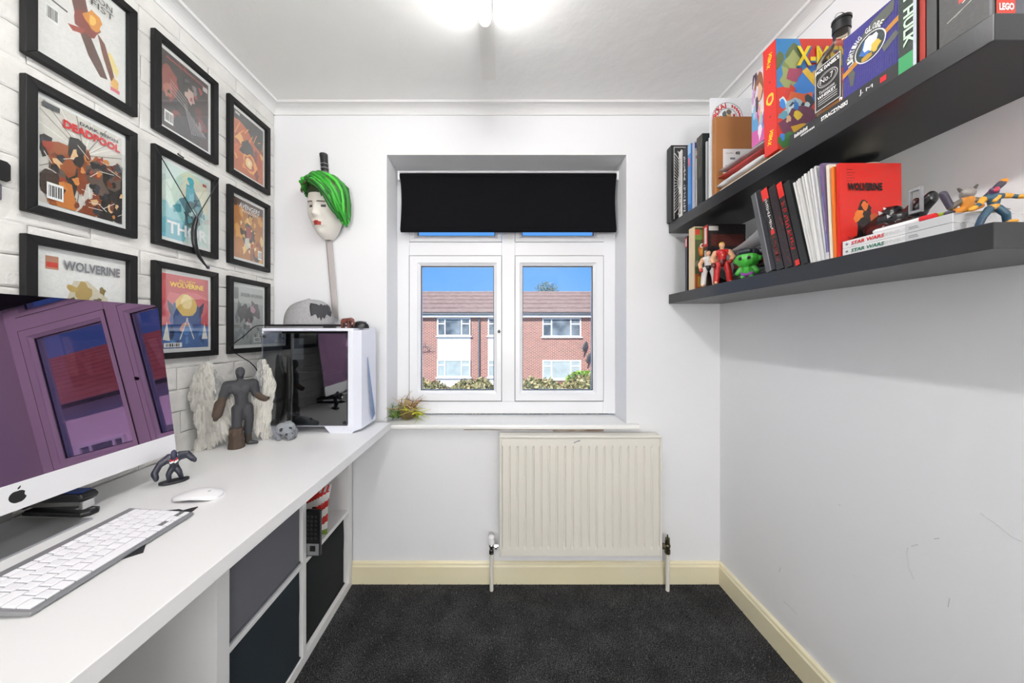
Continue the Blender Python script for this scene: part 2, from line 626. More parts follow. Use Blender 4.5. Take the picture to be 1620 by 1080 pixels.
# coving
def coving(name, label, a, b, inward):
    a, b, iw = Vector(a), Vector(b), Vector(inward)
    prof = [(0, CZ), (.056, CZ), (.054, CZ - .004)]
    for k in range(7):
        t = k / 6 * math.pi / 2
        prof.append((.052 - .046 * math.sin(t) , CZ - .008 - .030 * (1 - math.cos(t))))
    prof += [(.006, CZ - .042), (0, CZ - .042)]
    mb = MB()
    pts = [Vector((a.x, a.y, 0)) + iw * d + Vector((0, 0, z)) for d, z in prof]
    mb.prism(pts, b - a)
    return tag(mb.build(name, COVEW, fix=True), label, kind='structure')
coving('trim_1', 'white coving along the brick wall', (LX, RY, 0), (LX, BY, 0), (1, 0, 0))
coving('trim_2', 'white coving above the window', (LX, BY, 0), (RX, BY, 0), (0, -1, 0))
coving('trim_3', 'white coving above the shelves', (RX, RY, 0), (RX, BY, 0), (-1, 0, 0))
# skirting
def skirting(name, label, a, b, inward):
    a, b, iw = Vector(a), Vector(b), Vector(inward)
    prof = [(0, 0), (.018, 0), (.018, .088), (.014, .094), (.012, .104), (.006, .109), (0, .109)]
    mb = MB()
    mb.prism([a + iw * d + Vector((0, 0, z)) for d, z in prof], b - a)
    return tag(mb.build(name, CREAM, fix=True), label, kind='structure')
skirting('baseboard_back', 'cream skirting board under the radiator', (LX, BY, 0), (RX, BY, 0), (0, -1, 0))
skirting('baseboard_right', 'cream skirting board along the right wall', (RX, RY, 0), (RX, BY, 0), (-1, 0, 0))

# ------------------------------------------------------------------ window
def frame_rect(mb, x0, x1, z0, z1, t, y0, y1):
    mb.box((x0, y0, z0), (x0 + t, y1, z1)).box((x1 - t, y0, z0), (x1, y1, z1))
    mb.box((x0 + t, y0, z0), (x1 - t, y1, z0 + t)).box((x0 + t, y0, z1 - t), (x1 - t, y1, z1))
def wx(px): return (px - 795) * WY / 502
def wz(py): return CAM_Z - (py - 525) * WY / 502
mb = MB()
fz0, fz1 = wz(654), WZ1
frame_rect(mb, WX0, WX1, fz0, fz1, wx(647.5) - WX0, WY, WY + .06)
win = tag(mb.build('window_1', UPVC, bevel=.003), 'white double casement window with two small top lights', kind='structure')
MB().box((wx(793.8), WY, fz0 + .0690), (wx(814.7), WY + .06, fz1 - .0690)).build('mullion', UPVC, win, bevel=.003)
MB().box((wx(647.5), WY - .001, wz(404.4)), (wx(793.8), WY + .058, wz(383))).build('transom', UPVC, win, bevel=.003)
MB().box((wx(814.7), WY - .001, wz(404.4)), (wx(954.7), WY + .058, wz(383))).build('transom', UPVC, win, bevel=.003)
def casement(x0, x1, z0, z1, gx0, gx1, gz0, gz1, nm):
    mb = MB()
    yb, yf = WY + .05, WY - .004
    # sash members with a sloping bead towards the glass
    def ring(r0, r1):
        (a0, a1, b0, b1, ya), (c0, c1, d0, d1, yc) = r0, r1
        A = [(a0, ya, b0), (a1, ya, b0), (a1, ya, b1), (a0, ya, b1)]
        C = [(c0, yc, d0), (c1, yc, d0), (c1, yc, d1), (c0, yc, d1)]
        for i in range(4):
            j = (i + 1) % 4
            mb.quad([A[i], A[j], C[j], C[i]])
    e = .002
    k = .016
    ring((x0 + e, x1 - e, z0 + e, z1 - e, yb), (x0 + e, x1 - e, z0 + e, z1 - e, yf))
    ring((x0 + e, x1 - e, z0 + e, z1 - e, yf), (gx0 - k, gx1 + k, gz0 - k, gz1 + k, yf))
    ring((gx0 - k, gx1 + k, gz0 - k, gz1 + k, yf), (gx0 - k + .002, gx1 + k - .002, gz0 - k + .002, gz1 + k - .002, yf + .004))
    ring((gx0 - k + .002, gx1 + k - .002, gz0 - k + .002, gz1 + k - .002, yf + .004), (gx0, gx1, gz0, gz1, yf + .014))
    ring((gx0, gx1, gz0, gz1, yf + .014), (gx0, gx1, gz0, gz1, yb))
    c = mb.build(nm, UPVC, win, fix=True)
    g = MB()
    frame_rect(g, gx0 - .001, gx1 + .001, gz0 - .001, gz1 + .001, .0045, WY + .014, WY + .02)
    g.build('gasket', DARKGAP, c)
    MB().box((gx0 - .004, WY + .022, gz0 - .004), (gx1 + .004, WY + .026, gz1 + .004)).build('pane', WGLASS, c)
    return c
cl = casement(wx(647.5), wx(793.8), wz(634), wz(404.4), wx(665), wx(781.3), wz(617.8), wz(420), 'casement')
casement(wx(814.7), wx(954.7), wz(634), wz(404.4), wx(826.7), wx(938.7), wz(617.8), wz(420), 'casement')
ft = WZ1 - .05
casement(wx(647.5), wx(793.8), wz(383), ft, wx(660), wx(783), wz(372.5), ft - .04, 'top_light')
casement(wx(814.7), wx(954.7), wz(383), ft, wx(826), wx(940), wz(372.5), ft - .04, 'top_light')
MB().cyl((wx(789.5), WY - .012, wz(524.5)), (wx(789.5), WY - .003, wz(524.5)), .0085, .009, 14).box((wx(789.5) - .003, WY - .018, wz(524.5) - .006), (wx(789.5) + .003, WY - .010, wz(524.5) + .012)).build('lock_button', BLACKP, cl)
g = MB()
frame_rect(g, wx(647.5), wx(793.8), wz(634), wz(404.4), .002, WY - .0045, WY - .001)
frame_rect(g, wx(814.7), wx(954.7), wz(634), wz(404.4), .002, WY - .0045, WY - .001)
g.build('dark_seal', DARKGAP, win)  # thin dark strips outlining both casements

# sill
mb = MB()
SZ = 0.819
mb.prism([(-0.575, 1.606, SZ - .024), (0.70, 1.606, SZ - .024), (0.70, 1.641, SZ - .024), (0.64, 1.641, SZ - .024), (0.64, WY + .03, SZ - .024), (-0.598, WY + .03, SZ - .024), (-0.598, 1.641, SZ - .024), (-0.575, 1.641, SZ - .024)], (0, 0, .024))
tag(mb.build('window_sill', SILLW, bevel=.008, seg=3, fix=True), 'white painted board forming the window sill', kind='structure')
mb = MB()
mb.box((.26, 1.632, SZ - .040), (.52, 1.6405, SZ - .024)).box((-.2, 1.634, SZ - .034), (.26, 1.6405, SZ - .024))
tag(mb.build('trim_4', mat('bare_wood_filler', (196, 188, 176), .9, var=(12, .8, (122, 84, 60)))), 'chipped patch of wood under the sill', kind='structure')

# roller blind
BYY = 1.765
bl = thing('roller_blind', 'black roller blind pulled part way down over the window', 'blind', (0, BYY, 2.13))
def bx(px): return (px - 795) * BYY / 502
def bz(py): return CAM_Z - (py - 525) * BYY / 502 - 2.13
mb = MB()
n = 24
x0, x1 = bx(635), bx(973)
for i in range(n):
    a, b = i / n, (i + 1) / n
    za, zb = bz(283) + (bz(366) - bz(283)) * a, bz(283) + (bz(366) - bz(283)) * b
    ca, cb = .006 * math.sin(math.pi * a), .006 * math.sin(math.pi * b)
    ya, yb = -.02 + .003 * math.sin(5 * a), -.02 + .003 * math.sin(5 * b)
    for (s) in (0, .0012):
        mb.quad([(x0 + ca, ya + s, za), (x1 - ca, ya + s, za), (x1 - cb, yb + s, zb), (x0 + cb, yb + s, zb)])
mb.build('fabric', BLINDB, bl)
MB().cyl((x0 - .004, 0, bz(277) - .012), (x1 + .002, 0, bz(277) - .012), .020, n=20).build('roller', BLINDB, bl, smooth=True)
MB().box((x0 + .002, -.026, bz(369)), (x1 - .002, -.014, bz(364))).build('bottom_bar', BLINDB, bl, bevel=.003)
for s, X in ((-1, x0), (1, x1)):
    xa = X - .016 if s < 0 else X + .004
    b = MB().box((xa, -.018, bz(277) - .034), (xa + .012, .02, bz(277) + .016)).build('bracket', WHITEP, bl, bevel=.003)
MB().box((x0 - .012, .004, bz(276) + .012), (x1 + .012, .024, bz(276) + .024)).build('head_rail', WHITEP, bl, bevel=.002)
ch = MB()
z = bz(290)
while z > bz(378):
    ch.sphere((x1 + .022, 0, z), .0028, 6, 4)
    z -= .008
ch.cyl((x1 + .022, 0, bz(290)), (x1 + .022, 0, bz(378)), .0008, n=5)
o = ch.build('bead_chain', WHITEP, bl, smooth=True); o['kind'] = 'stuff'

# ------------------------------------------------------------------ ceiling light
tl = thing('ceiling_light', 'bright white tube light fixed to the ceiling', 'light', (-.062, 0.6, CZ))
MB().box((-.024, -.62, -.030), (.024, .532, 0)).build('batten', WHITEP, tl, bevel=.004)
tm = mat('lit_diffuser', (255, 255, 255), .4, emit=((255, 253, 250), TUBE_STRENGTH))
path = [(0, -.60, -.060), (0, .512, -.060), (0, .524, -.060), (0, .530, -.060)]
MB().tube(path, [.022, .022, .018, .008], 14).build('tube', tm, tl, smooth=True)
for y in (-.61, .536):
    MB().box((-.013, y - .008, -.066), (.013, y + .004, -.018)).build('end_cap', WHITEP, tl, bevel=.003)

# ------------------------------------------------------------------ radiator
RYF = 1.56
def rx_(px): return (px - 795) * RYF / 502
rad = thing('radiator', 'cream ribbed panel radiator under the window', 'radiator', (rx_(919), BY, 0.184))
rw = (rx_(1048) - rx_(790)) / 2
H = .596
yf = RYF - BY
mb = MB()
ribs = 20
prof = []
inset = .012
pw = (2 * rw - 2 * inset) / ribs
for i in range(ribs):
    a = -rw + inset + i * pw
    prof += [(a, .0075), (a + pw * .14, 0), (a + pw * .80, 0), (a + pw * .94, .0075)]
prof.append((rw - inset, .0075))
zb0, zb1, zt1, zt0 = .038, .050, H - .062, H - .050
for i in range(len(prof) - 1):
    (xa, da), (xb, db) = prof[i], prof[i + 1]
    mb.quad([(xa, yf + da, zb1), (xb, yf + db, zb1), (xb, yf + db, zt1), (xa, yf + da, zt1)])
    mb.quad([(xa, yf, zb0), (xb, yf, zb0), (xb, yf + db, zb1), (xa, yf + da, zb1)])
    mb.quad([(xa, yf + da, zt1), (xb, yf + db, zt1), (xb, yf, zt0), (xa, yf, zt0)])
mb.quad([(-rw + inset, yf, .006), (rw - inset, yf, .006), (rw - inset, yf, zb0), (-rw + inset, yf, zb0)])
mb.quad([(-rw + inset, yf, zt0), (rw - inset, yf, zt0), (rw - inset, yf, H - .014), (-rw + inset, yf, H - .014)])
mb.box((-rw + .012, yf + .010, .008), (rw - .012, -.03, H - .014))
mb.build('panel', RADC, rad, fix=False)
for s in (-1, 1):
    MB().box((s * rw - (.012 if s > 0 else 0), yf - .001, 0), (s * rw + (.012 if s < 0 else 0), -.025, H - .004)).build('side_panel', RADC, rad, bevel=.003)
mb = MB().box((-rw, yf - .001, H - .014), (rw, -.025, H))
tg = mb.build('top_cap', RADC, rad, bevel=.004)
MB().prism([(-.035, yf - .0005, H - .032), (-.012, yf - .0005, H - .022), (-.002, yf - .0005, H - .021), (-.004, yf - .0005, H - .026), (-.022, yf - .0005, H - .031), (-.034, yf - .0005, H - .038)], (0, -.0004, 0)).build('paint_chip', mat('chipped_grey', (150, 150, 160), .6), rad)
for s in (-.25, .25):
    MB().box((s - .02, -.031, .1), (s + .02, -.001, .5)).build('wall_bracket', RADC, rad)
# pipes and valves
def valve(name, label, px, white):
    x = (px - 795) * 1.585 / 502
    t = thing(name, label, 'valve', (x, 1.585, 0))
    MB().cyl((0, 0, 0), (0, 0, .195), .0095, n=14).build('pipe', RADC, t, smooth=True)
    MB().cyl((0, 0, .185), (0, 0, .205), .013, n=6).cyl((0, 0, .205), (0, 0, .222), .010, n=14).build('lower_nut', CHROME if white else BRASS, t, smooth=True)
    d = 1 if white else -1
    MB().sphere((0, 0, .224), .0145, 14, 8).cyl((0, 0, .222), (d * .034, 0, .222), .009, n=14).cyl((d * .016, 0, .222), (d * .028, 0, .222), .014, n=6).build('valve_body', CHROME if white else BRASS, t, smooth=True)
    if white:
        MB().cyl((0, 0, .236), (0, 0, .268), .0165, .0150, n=18).cyl((0, 0, .268), (0, 0, .274), .0150, .011, n=18).build('cap', WHITEP, t, smooth=True)
    else:
        MB().cyl((0, 0, .232), (0, 0, .262), .011, .0105, n=12).cyl((0, 0, .262), (0, 0, .278), .004, .003, n=10).build('spindle', BRASS, t, smooth=True)
valve('radiator_valve', 'chrome valve with white cap left of the radiator', 777.5, True)
valve('radiator_valve', 'dull brass lockshield valve right of the radiator', 1056, False)

# ------------------------------------------------------------------ outside
def brickwork(name, scale):
    m = mat(name, (150, 80, 66), 0.9)
    nt = m.node_tree
    p = nt.nodes['Principled BSDF']
    tc = nt.nodes.new('ShaderNodeTexCoord')
    mp = nt.nodes.new('ShaderNodeMapping')
    mp.inputs['Rotation'].default_value = (math.pi / 2, 0, 0)
    b = nt.nodes.new('ShaderNodeTexBrick')
    b.inputs['Scale'].default_value = scale
    b.inputs['Color1'].default_value = lin((158, 86, 72))
    b.inputs['Color2'].default_value = lin((122, 62, 54))
    b.inputs['Mortar'].default_value = lin((196, 168, 156))
    b.inputs['Mortar Size'].default_value = 0.035
    b.inputs['Brick Width'].default_value = 0.5
    b.inputs['Row Height'].default_value = 0.17
    nt.links.new(tc.outputs['Object'], mp.inputs[0])
    nt.links.new(mp.outputs[0], b.inputs['Vector'])
    nt.links.new(b.outputs['Color'], p.inputs['Base Color'])
    return m
BRK = brickwork('red_brickwork', 2.1)
TILE = mat('brown_roof_tile', (150, 124, 116), .9, var=(3, .6, (176, 154, 146)), bump=(20, .4))
TILES = [TILE, mat('brown_roof_tile_worn', (168, 144, 136), .9, var=(3, .6, (140, 114, 106)), bump=(20, .4)), mat('brown_roof_tile_dark', (126, 102, 96), .9, var=(3, .6, (160, 138, 130)), bump=(20, .4))]
TILER = mat('red_roof_tile', (190, 112, 92), .9, var=(4, .6, (160, 88, 74)), bump=(20, .4))
WPAINT = mat('white_weatherboard', (232, 232, 232), .6)
PANE_D = mat('dark_window_pane', (72, 82, 92), .1, var=(1.3, .9, (150, 160, 166)))
PANE_L = mat('net_curtain_pane', (176, 188, 188), .3, var=(2.5, .6, (150, 160, 164)))
GREYP = mat('grey_plastic', (96, 98, 102), .5)
tag(MB().box((-60, 2.4, -3.6), (60, 80, -3.3)).build('ground', mat('garden_ground', (172, 170, 160), .95, var=(1, .5, (150, 152, 136)))), 'garden ground far below the window', kind='structure')

HY = 20.0
def ex(px): return (px - 795) * HY / 502
def ez(py): return CAM_Z - (py - 525) * HY / 502
hs = thing('brick_terrace', 'red brick terrace with brown tiled roof seen through the window', 'building', (0, HY, -3.3))
def Lz(z): return z + 3.3
MB().box((-16, 0, 0), (14, 9, Lz(ez(498)))).build('wall', BRK, hs)
eZ, rZ, rD = ez(494), CAM_Z + 62.5 * 24.6 / 502, 4.6
nc = 15
for i in range(nc):
    a, b = i / nc, (i + 1) / nc
    y0, y1 = -.35 + (rD + .35) * a, -.35 + (rD + .35) * b
    z0, z1 = Lz(eZ) + (rZ - eZ) * a, Lz(eZ) + (rZ - eZ) * b
    MB().prism([(-16.3, y0, z0), (-16.3, y0, z0 + .085), (-16.3, y1 + .05, z1 + .02), (-16.3, y1, z1 - .03)], (30.6, 0, 0)).build('tile_course', TILES[(i * 7) % 3], hs, fix=True)
MB().prism([(-16.3, rD, Lz(rZ) - .05), (-16.3, rD + 5, Lz(eZ)), (-16.3, rD, Lz(eZ))], (30.6, 0, 0)).build('rear_roof', TILE, hs, fix=True)
MB().cyl((-16.3, rD, Lz(rZ)), (14.3, rD, Lz(rZ)), .09, n=10).build('ridge_tiles', TILE, hs)
MB().box((-16.2, -.30, Lz(ez(502))), (14.2, -.02, Lz(ez(497.5)))).build('fascia', WPAINT, hs)
MB().cyl((-16.2, -.38, Lz(ez(496.5))), (14.2, -.38, Lz(ez(496.5))), .06, n=10).build('gutter', GREYP, hs)
MB().cyl((ex(758), -.1, .1), (ex(758), -.1, Lz(ez(500))), .055, n=8).build('drainpipe', GREYP, hs)
def far_window(px0, px1, py0, py1, pm, parent, root_z=3.3, X=ex, Z=ez, y=0.0):
    x0, x1, z0, z1 = X(px0), X(px1), Z(py1) + root_z, Z(py0) + root_z
    w = x1 - x0
    t = .075
    a, b = x0 + w * .235, x0 + w * .735
    zt = z1 - (z1 - z0) * .32
    mb = MB()
    frame_rect(mb, x0, x1, z0, z1, t, y - .06, y + .06)
    mb.box((a - t / 2, y - .055, z0 + t), (a + t / 2, y + .06, z1 - t)).box((b - t / 2, y - .055, z0 + t), (b + t / 2, y + .06, z1 - t))
    mb.box((x0 + t, y - .05, zt - t / 2), (a - t / 2, y + .06, zt + t / 2)).box((b + t / 2, y - .05, zt - t / 2), (x1 - t, y + .06, zt + t / 2))
    mb.box((x0 - .08, y - .14, z0 - .07), (x1 + .08, y + .02, z0))
    f = mb.build('window', WPAINT, parent)
    for (c0, c1, d0, d1) in ((x0 + t, a, z0 + t, zt), (x0 + t, a, zt, z1 - t), (a, b, z0 + t, z1 - t), (b, x1 - t, z0 + t, zt), (b, x1 - t, zt, z1 - t)):
        MB().box((c0, y - .02, d0), (c1, y - .01, d1)).build('pane', pm, f)
for c in (558, 638, 718, 798):
    MB().box((ex(c - 26), -.03, Lz(ez(612))), (ex(c + 26.5), .02, Lz(ez(503)))).build('white_panel', WPAINT, hs)
    far_window(c - 26, c + 26.5, 503, 531, PANE_D, hs, y=-.04)
    far_window(c - 26, c + 26.5, 568.5, 596, PANE_L, hs, y=-.04)
for c in (888.5, 985, 1075):
    far_window(c - 30.5, c + 30.5, 503, 532.5, PANE_D, hs)
    far_window(c - 30.5, c + 30.5, 569.5, 599.5, PANE_L, hs)
def dish(label, px, py):
    t = thing('satellite_dish', label, 'satellite dish', (ex(px), HY, ez(py)))
    mb = MB()
    M = Euler((.25, 0, .75)).to_matrix()
    mb.sphere((0, -.28, 0), (.26, .06, .34), 16, 8, M=M)
    mb.build('reflector', GREYP, t, smooth=True)
    MB().tube([(0, -.25, 0), (.1, -.2, -.15), (.12, 0, -.2)], .025, 6).build('bracket', GREYP, t)
    MB().tube([(-.02, -.3, -.25), (-.28, -.62, -.1)], .015, 6).sphere((-.28, -.62, -.1), .05, 8, 6).build('feed_arm', GREYP, t)
dish('upper grey satellite dish on the brick terrace', 924, 548)
dish('lower grey satellite dish on the brick terrace', 930, 566)
t = thing('television_aerial', 'dark aerial on the left end of the brick terrace', 'aerial', (ex(675), HY, ez(549)))
MB().tube([(0, 0, 0), (0, -.35, 0), (0, -.4, .25)], .02, 6).build('mast', GREYP, t)
mb = MB().cyl((-.45, -.4, 0), (.35, -.4, .06), .018, n=6)
for k in range(6):
    x = -.42 + k * .15
    mb.cyl((x, -.4, -.16 + k * .01), (x, -.4, .18), .013, n=5)
mb.build('boom', GREYP, t)

def leaves(name, n, fn, size, cols, m, parent=None, seed=1):
    r = random.Random(seed)
    mb = MB()
    for i in range(n):
        p = Vector(fn(r))
        a = Vector((r.uniform(-1, 1), r.uniform(-1, 1), r.uniform(-1, 1))).normalized()
        b = a.cross(Vector((r.uniform(-1, 1), r.uniform(-1, 1), r.uniform(-1, 1)))).normalized()
        s = r.uniform(*size)
        mb.add([p - a * s, p + b * s * .5, p + a * s, p - b * s * .5], [(0, 1, 2, 3)], r.choice(cols))
    o = mb.build(name, m, parent)
    o['kind'] = 'stuff'
    return o
LEAF = mat('leaf', attr=True, rough=.6)
def hedge(label, x0, x1, y, h0, h1, cols, core, seed):
    t = thing('garden_hedge', label, 'hedge', ((x0 + x1) / 2, y, -3.3))
    w = x1 - x0
    def top(x):
        k = (x + w / 2) / w
        return h0 + (h1 - h0) * k + .10 * math.sin(4.1 * x + seed) + .05 * math.sin(9.7 * x)
    mb = MB()
    N = 24
    for i in range(N):
        a, b = -w / 2 + w * i / N, -w / 2 + w * (i + 1) / N
        za, zb = top(a) - .1, top(b) - .1
        mb.add([(a, -.5, 0), (b, -.5, 0), (b, -.5, zb), (a, -.5, za), (a, .5, za), (b, .5, zb), (b, .5, 0), (a, .5, 0)], [(0, 1, 2, 3), (3, 2, 5, 4), (4, 5, 6, 7)])
    mb.build('branches', core, t)
    def f(r):
        x = r.uniform(-w / 2, w / 2)
        q = r.random()
        if q < .5:
            return (x, r.uniform(-.6, .6), top(x) + r.uniform(-.14, .06))
        return (x, -.5 + r.uniform(-.14, .04), top(x) - r.random() ** 1.6 * 2.0)
    leaves('foliage', 9000, f, (.03, .07), cols, LEAF, t, seed)
def hz(py, y): return CAM_Z - (py - 525) * y / 502 + 3.3
DKG = mat('hedge_branches', (50, 56, 40), .95)
hedge('straw coloured clipped hedge below the left window pane', -4.2, 0.25, 8.6, hz(611, 8.6), hz(610, 8.6), ['#a8986a', '#b8a473', '#8f8a58', '#c9b07c', '#7a7a4c', '#d0bd90', '#6c6c48'], DKG, 3)
hedge('clipped hedge rising below the right window pane', 0.30, 4.6, 8.2, hz(613, 8.2), hz(590, 8.2), ['#8f8a58', '#a89a66', '#bca874', '#6a6c48', '#5c5c44', '#c4b488'], DKG, 8)
t = thing('garden_shrub', 'bright green shrub behind the right hedge', 'shrub', (2.55, 9.9, -3.3))
MB().cyl((0, 0, 0), (0, 0, 2.2), .06, n=8).build('stem', DKG, t)
def f(r):
    a = Vector((r.gauss(0, 1), r.gauss(0, 1), r.gauss(0, 1))).normalized() * r.random() ** .4
    return (a.x * .62, a.y * .6, hz(606, 9.9) + a.z * .40)
leaves('foliage', 3500, f, (.03, .07), ['#8fb04a', '#a7c35c', '#7b9a3e', '#5d7a32'], LEAF, t, 4)
t = thing('tree', 'sparse grey green tree top showing above the terrace roof', 'tree', (4.6, 33, -3.3))
MB().cyl((0, 0, 0), (.1, 0, 8.9), .16, .05, n=8).tube([(0, 0, 6), (-.6, 0, 9.1)], .04, 6).tube([(0, 0, 6), (.8, 0, 9.2)], .04, 6).build('trunk', DKG, t)
def f(r):
    a = Vector((r.gauss(0, 1), r.gauss(0, 1), r.gauss(0, 1))).normalized() * r.random() ** .6
    return (a.x * 1.35, a.y * 1.0, 8.55 + a.z * 1.35)
leaves('foliage', 1600, f, (.05, .13), ['#6f7f62', '#8c9a7c', '#55634c', '#a9ad98'], LEAF, t, 9)

# rendered house further right, mirrored in the monitor
rh = thing('rendered_house', 'pale rendered house with red tiled roof mirrored in the monitor', 'building', (0, 10, -3.3))
RND = mat('pale_render', (240, 226, 226), .9)
E2 = 2.35 + 3.3
MB().box((6.5, 0, 0), (24, 7, E2)).build('wall', RND, rh)
for i in range(12):
    a, b = i / 12, (i + 1) / 12
    y0, y1 = -.35 + 3.9 * a, -.35 + 3.9 * b
    z0, z1 = E2 - .1 + 2.6 * a, E2 - .1 + 2.6 * b
    MB().prism([(6.2, y0, z0), (6.2, y0, z0 + .05), (6.2, y1 + .05, z1 + .02), (6.2, y1, z1 - .03)], (18, 0, 0)).build('tile_course', TILER, rh, fix=True)
MB().prism([(6.2, 3.55, E2 + 2.4), (6.2, 7.3, E2), (6.2, 3.55, E2)], (18, 0, 0)).build('rear_roof', TILER, rh, fix=True)
MB().cyl((6.3, -.4, E2 - .12), (24, -.4, E2 - .12), .07, n=8).build('gutter', INK, rh)
for xw in (7.4, 10.2, 13.0, 16.5):
    far_window(0, 1, 0, 1, PANE_D, rh, X=lambda q, xw=xw: xw + 1.5 * q, Z=lambda q: .95 - 1.25 * q, y=-.03)

# ------------------------------------------------------------------ framed comics on the brick wall
FW, FH, FB = .238, .335, .0215
def framed(label, y0, zc):
    return thing('picture_frame', label, 'picture frame', (LX + .003, y0, zc), group='framed comic covers on the brick wall')
R, U = Vector((0, 1, 0)), Vector((0, 0, 1))
def frame_body(root):
    D = .017
    ins = .004
    o = [(0, 0), (FW, 0), (FW, FH), (0, FH)]
    i = [(FB, FB), (FW - FB, FB), (FW - FB, FH - FB), (FB, FH - FB)]
    for k in range(4):
        j = (k + 1) % 4
        mb = MB()
        A, B, C_, D_ = o[k], o[j], i[j], i[k]
        mb.prism([(0, A[0], A[1]), (0, B[0], B[1]), (0, C_[0], C_[1]), (0, D_[0], D_[1])], (D, 0, 0))
        mb.build('frame_rail', BLACKF, root, bevel=.0015, fix=True)
    MB().box((.0005, FB - .002, FB - .002), (.0025, FW - FB + .002, FH - FB + .002)).build('backing', mat('white_mount', (232, 232, 230), .7), root)
    MB().box((.0078, FB - .002, FB - .002), (.0088, FW - FB + .002, FH - FB + .002)).build('glazing', FGLASS, root)
CW, CHH = .174, .264
def cover(base, seed):
    c0 = (FW - CW) / 2
    z0 = (FH - CHH) / 2
    return Art((.003, c0, z0), R, U, CW, CHH, base, seed)
def ct(root_part, s, u, v, h, m, width=None, **k):
    c0, z0 = (FW - CW) / 2, (FH - CHH) / 2
    return text('title_lettering', s, (.0062, c0 + u * CW, z0 + v * CHH), R, U, h * CHH, m, root_part, width=width * CW if width else None, **k)
rows = [1.972, 1.586, 1.196]
cols_ = [.772, 1.060, 1.350]

# 1
f1 = framed('framed white cover with a diagonal brown and red shape, top left of the comics', cols_[0], rows[0]); frame_body(f1)
a = cover('#ece9e6', 1)
a.blob(.18, .90, .16, .13, '#f3d77a').blob(.30, .86, .13, .08, '#f0b54c').blob(.86, .33, .08, .12, '#f3df96', .5)
a.poly([(.26, .99), (.46, 1), (.56, .66), (.66, .62), (.62, .50), (.50, .42), (.40, .55)], '#6b3a30').blob(.55, .60, .16, .13, '#8a2f22', .4)
a.blob(.60, .66, .11, .10, '#e0922e', .3).blob(.60, .66, .05, .05, '#f6c75c')
a.poly([(.42, .48), (.58, .46), (.72, .26), (.80, .12), (.70, .10), (.55, .25)], '#5c3830').poly([(.30, .44), (.50, .50), (.48, .44), (.36, .40)], '#a8402c')
a.poly([(.66, .56), (.76, .50), (.86, .28), (.92, .12), (.86, .10), (.74, .34)], '#7a4436').blob(.90, .12, .05, .06, '#e8b45c')
a.bars(.06, .34, .20, .50).rect(.84, .03, .97, .07, '#d9607a').line((.1, .56), (.3, .55), .002, '#333333')
p_ = a.build('cover_print', f1)
ct(p_, 'IRON', .70, .93, .065, INK, .30); ct(p_, 'FIST', .72, .85, .065, INK, .30)
# 2
f2 = framed('framed orange and brown crowded cover with red DEADPOOL lettering', cols_[0], rows[1]); frame_body(f2)
a = cover('#d9d4cc', 2)
for k in range(26):
    an = k / 26 * 6.28
    a.line((.5, .62), (.5 + .8 * math.cos(an), .62 + .6 * math.sin(an)), .0012, '#8d867e' if k % 2 else '#f2efe8')
a.scatter(46, (.02, .04, .98, .60), (.08, .16), ['#b5652f', '#8a4526', '#33302f', '#c97b3a', '#4a3a34', '#2b2a2c', '#9c5630', '#6a5a50'])
a.scatter(46, (.02, .04, .98, .68), (.02, .06), ['#d58a48', '#2a292b', '#7c3f28', '#3d4148', '#e0b88a', '#a0402c'])
for k in range(16):
    x, y = a.rng.random(), a.rng.uniform(.05, .7)
    a.line((x, y), (x + a.rng.uniform(-.2, .2), y + a.rng.uniform(-.1, .1)), .0008, '#efe9e0')
a.rect(.02, .93, .20, .98, '#55585c').bars(.06, .05, .24, .21)
p_ = a.build('cover_print', f2)
ct(p_, 'DARK REIGN', .68, .935, .035, INK, .50, bold=.02); ct(p_, 'DEADPOOL', .60, .855, .085, INKR, .72, bold=.045)
# 3
f3 = framed('framed white cover with grey WOLVERINE lettering, partly behind the monitor', cols_[0], rows[2]); frame_body(f3)
a = cover('#eeeeec', 3)
a.blob(.5, .45, .34, .30, '#d8cfb8').blob(.5, .62, .10, .12, '#b99b58').scatter(12, (.3, .3, .75, .68), (.03, .07), ['#8a7440', '#c4a660', '#6a5c3c', '#d9c48a'])
a.rect(.06, .84, .20, .97, '#b9846a').rect(.07, .86, .19, .91, '#cc3a2c')
p_ = a.build('cover_print', f3)
ct(p_, 'WOLVERINE', .60, .90, .10, INKGREY, .72, bold=.03)
# 4
f4 = framed('framed dark cover in black and deep red, above the turquoise one', cols_[1], rows[0]); frame_body(f4)
a = cover('#2a1f22', 4)
a.scatter(18, (.02, .05, .98, .95), (.07, .16), ['#5a1c1e', '#1c191c', '#3a2426', '#7a2a26', '#26222a', '#141316'])
a.blob(.14, .62, .14, .22, '#8f4238').blob(.12, .5, .08, .1, '#b5705c').blob(.58, .62, .10, .09, '#c4a79c').scatter(14, (.1, .1, .95, .9), (.02, .05), ['#a03030', '#8c8288', '#0f0f11', '#5c5560'])
for k in range(9):
    a.line((.45 + k * .05, .46 - k * .03), (.62 + k * .04, .10 + k * .01), .0009, '#b9b4b8')
for k in range(4):
    a.line((.16, .66 - k * .05), (.52, .52 - k * .04), .0008, '#cfc9ca')
a.rect(.86, .86, .97, .93, '#c9c0c0').bars(.05, .06, .22, .22).line((.08, .93), (.9, .93), .003, '#a33a36')
a.build('cover_print', f4)
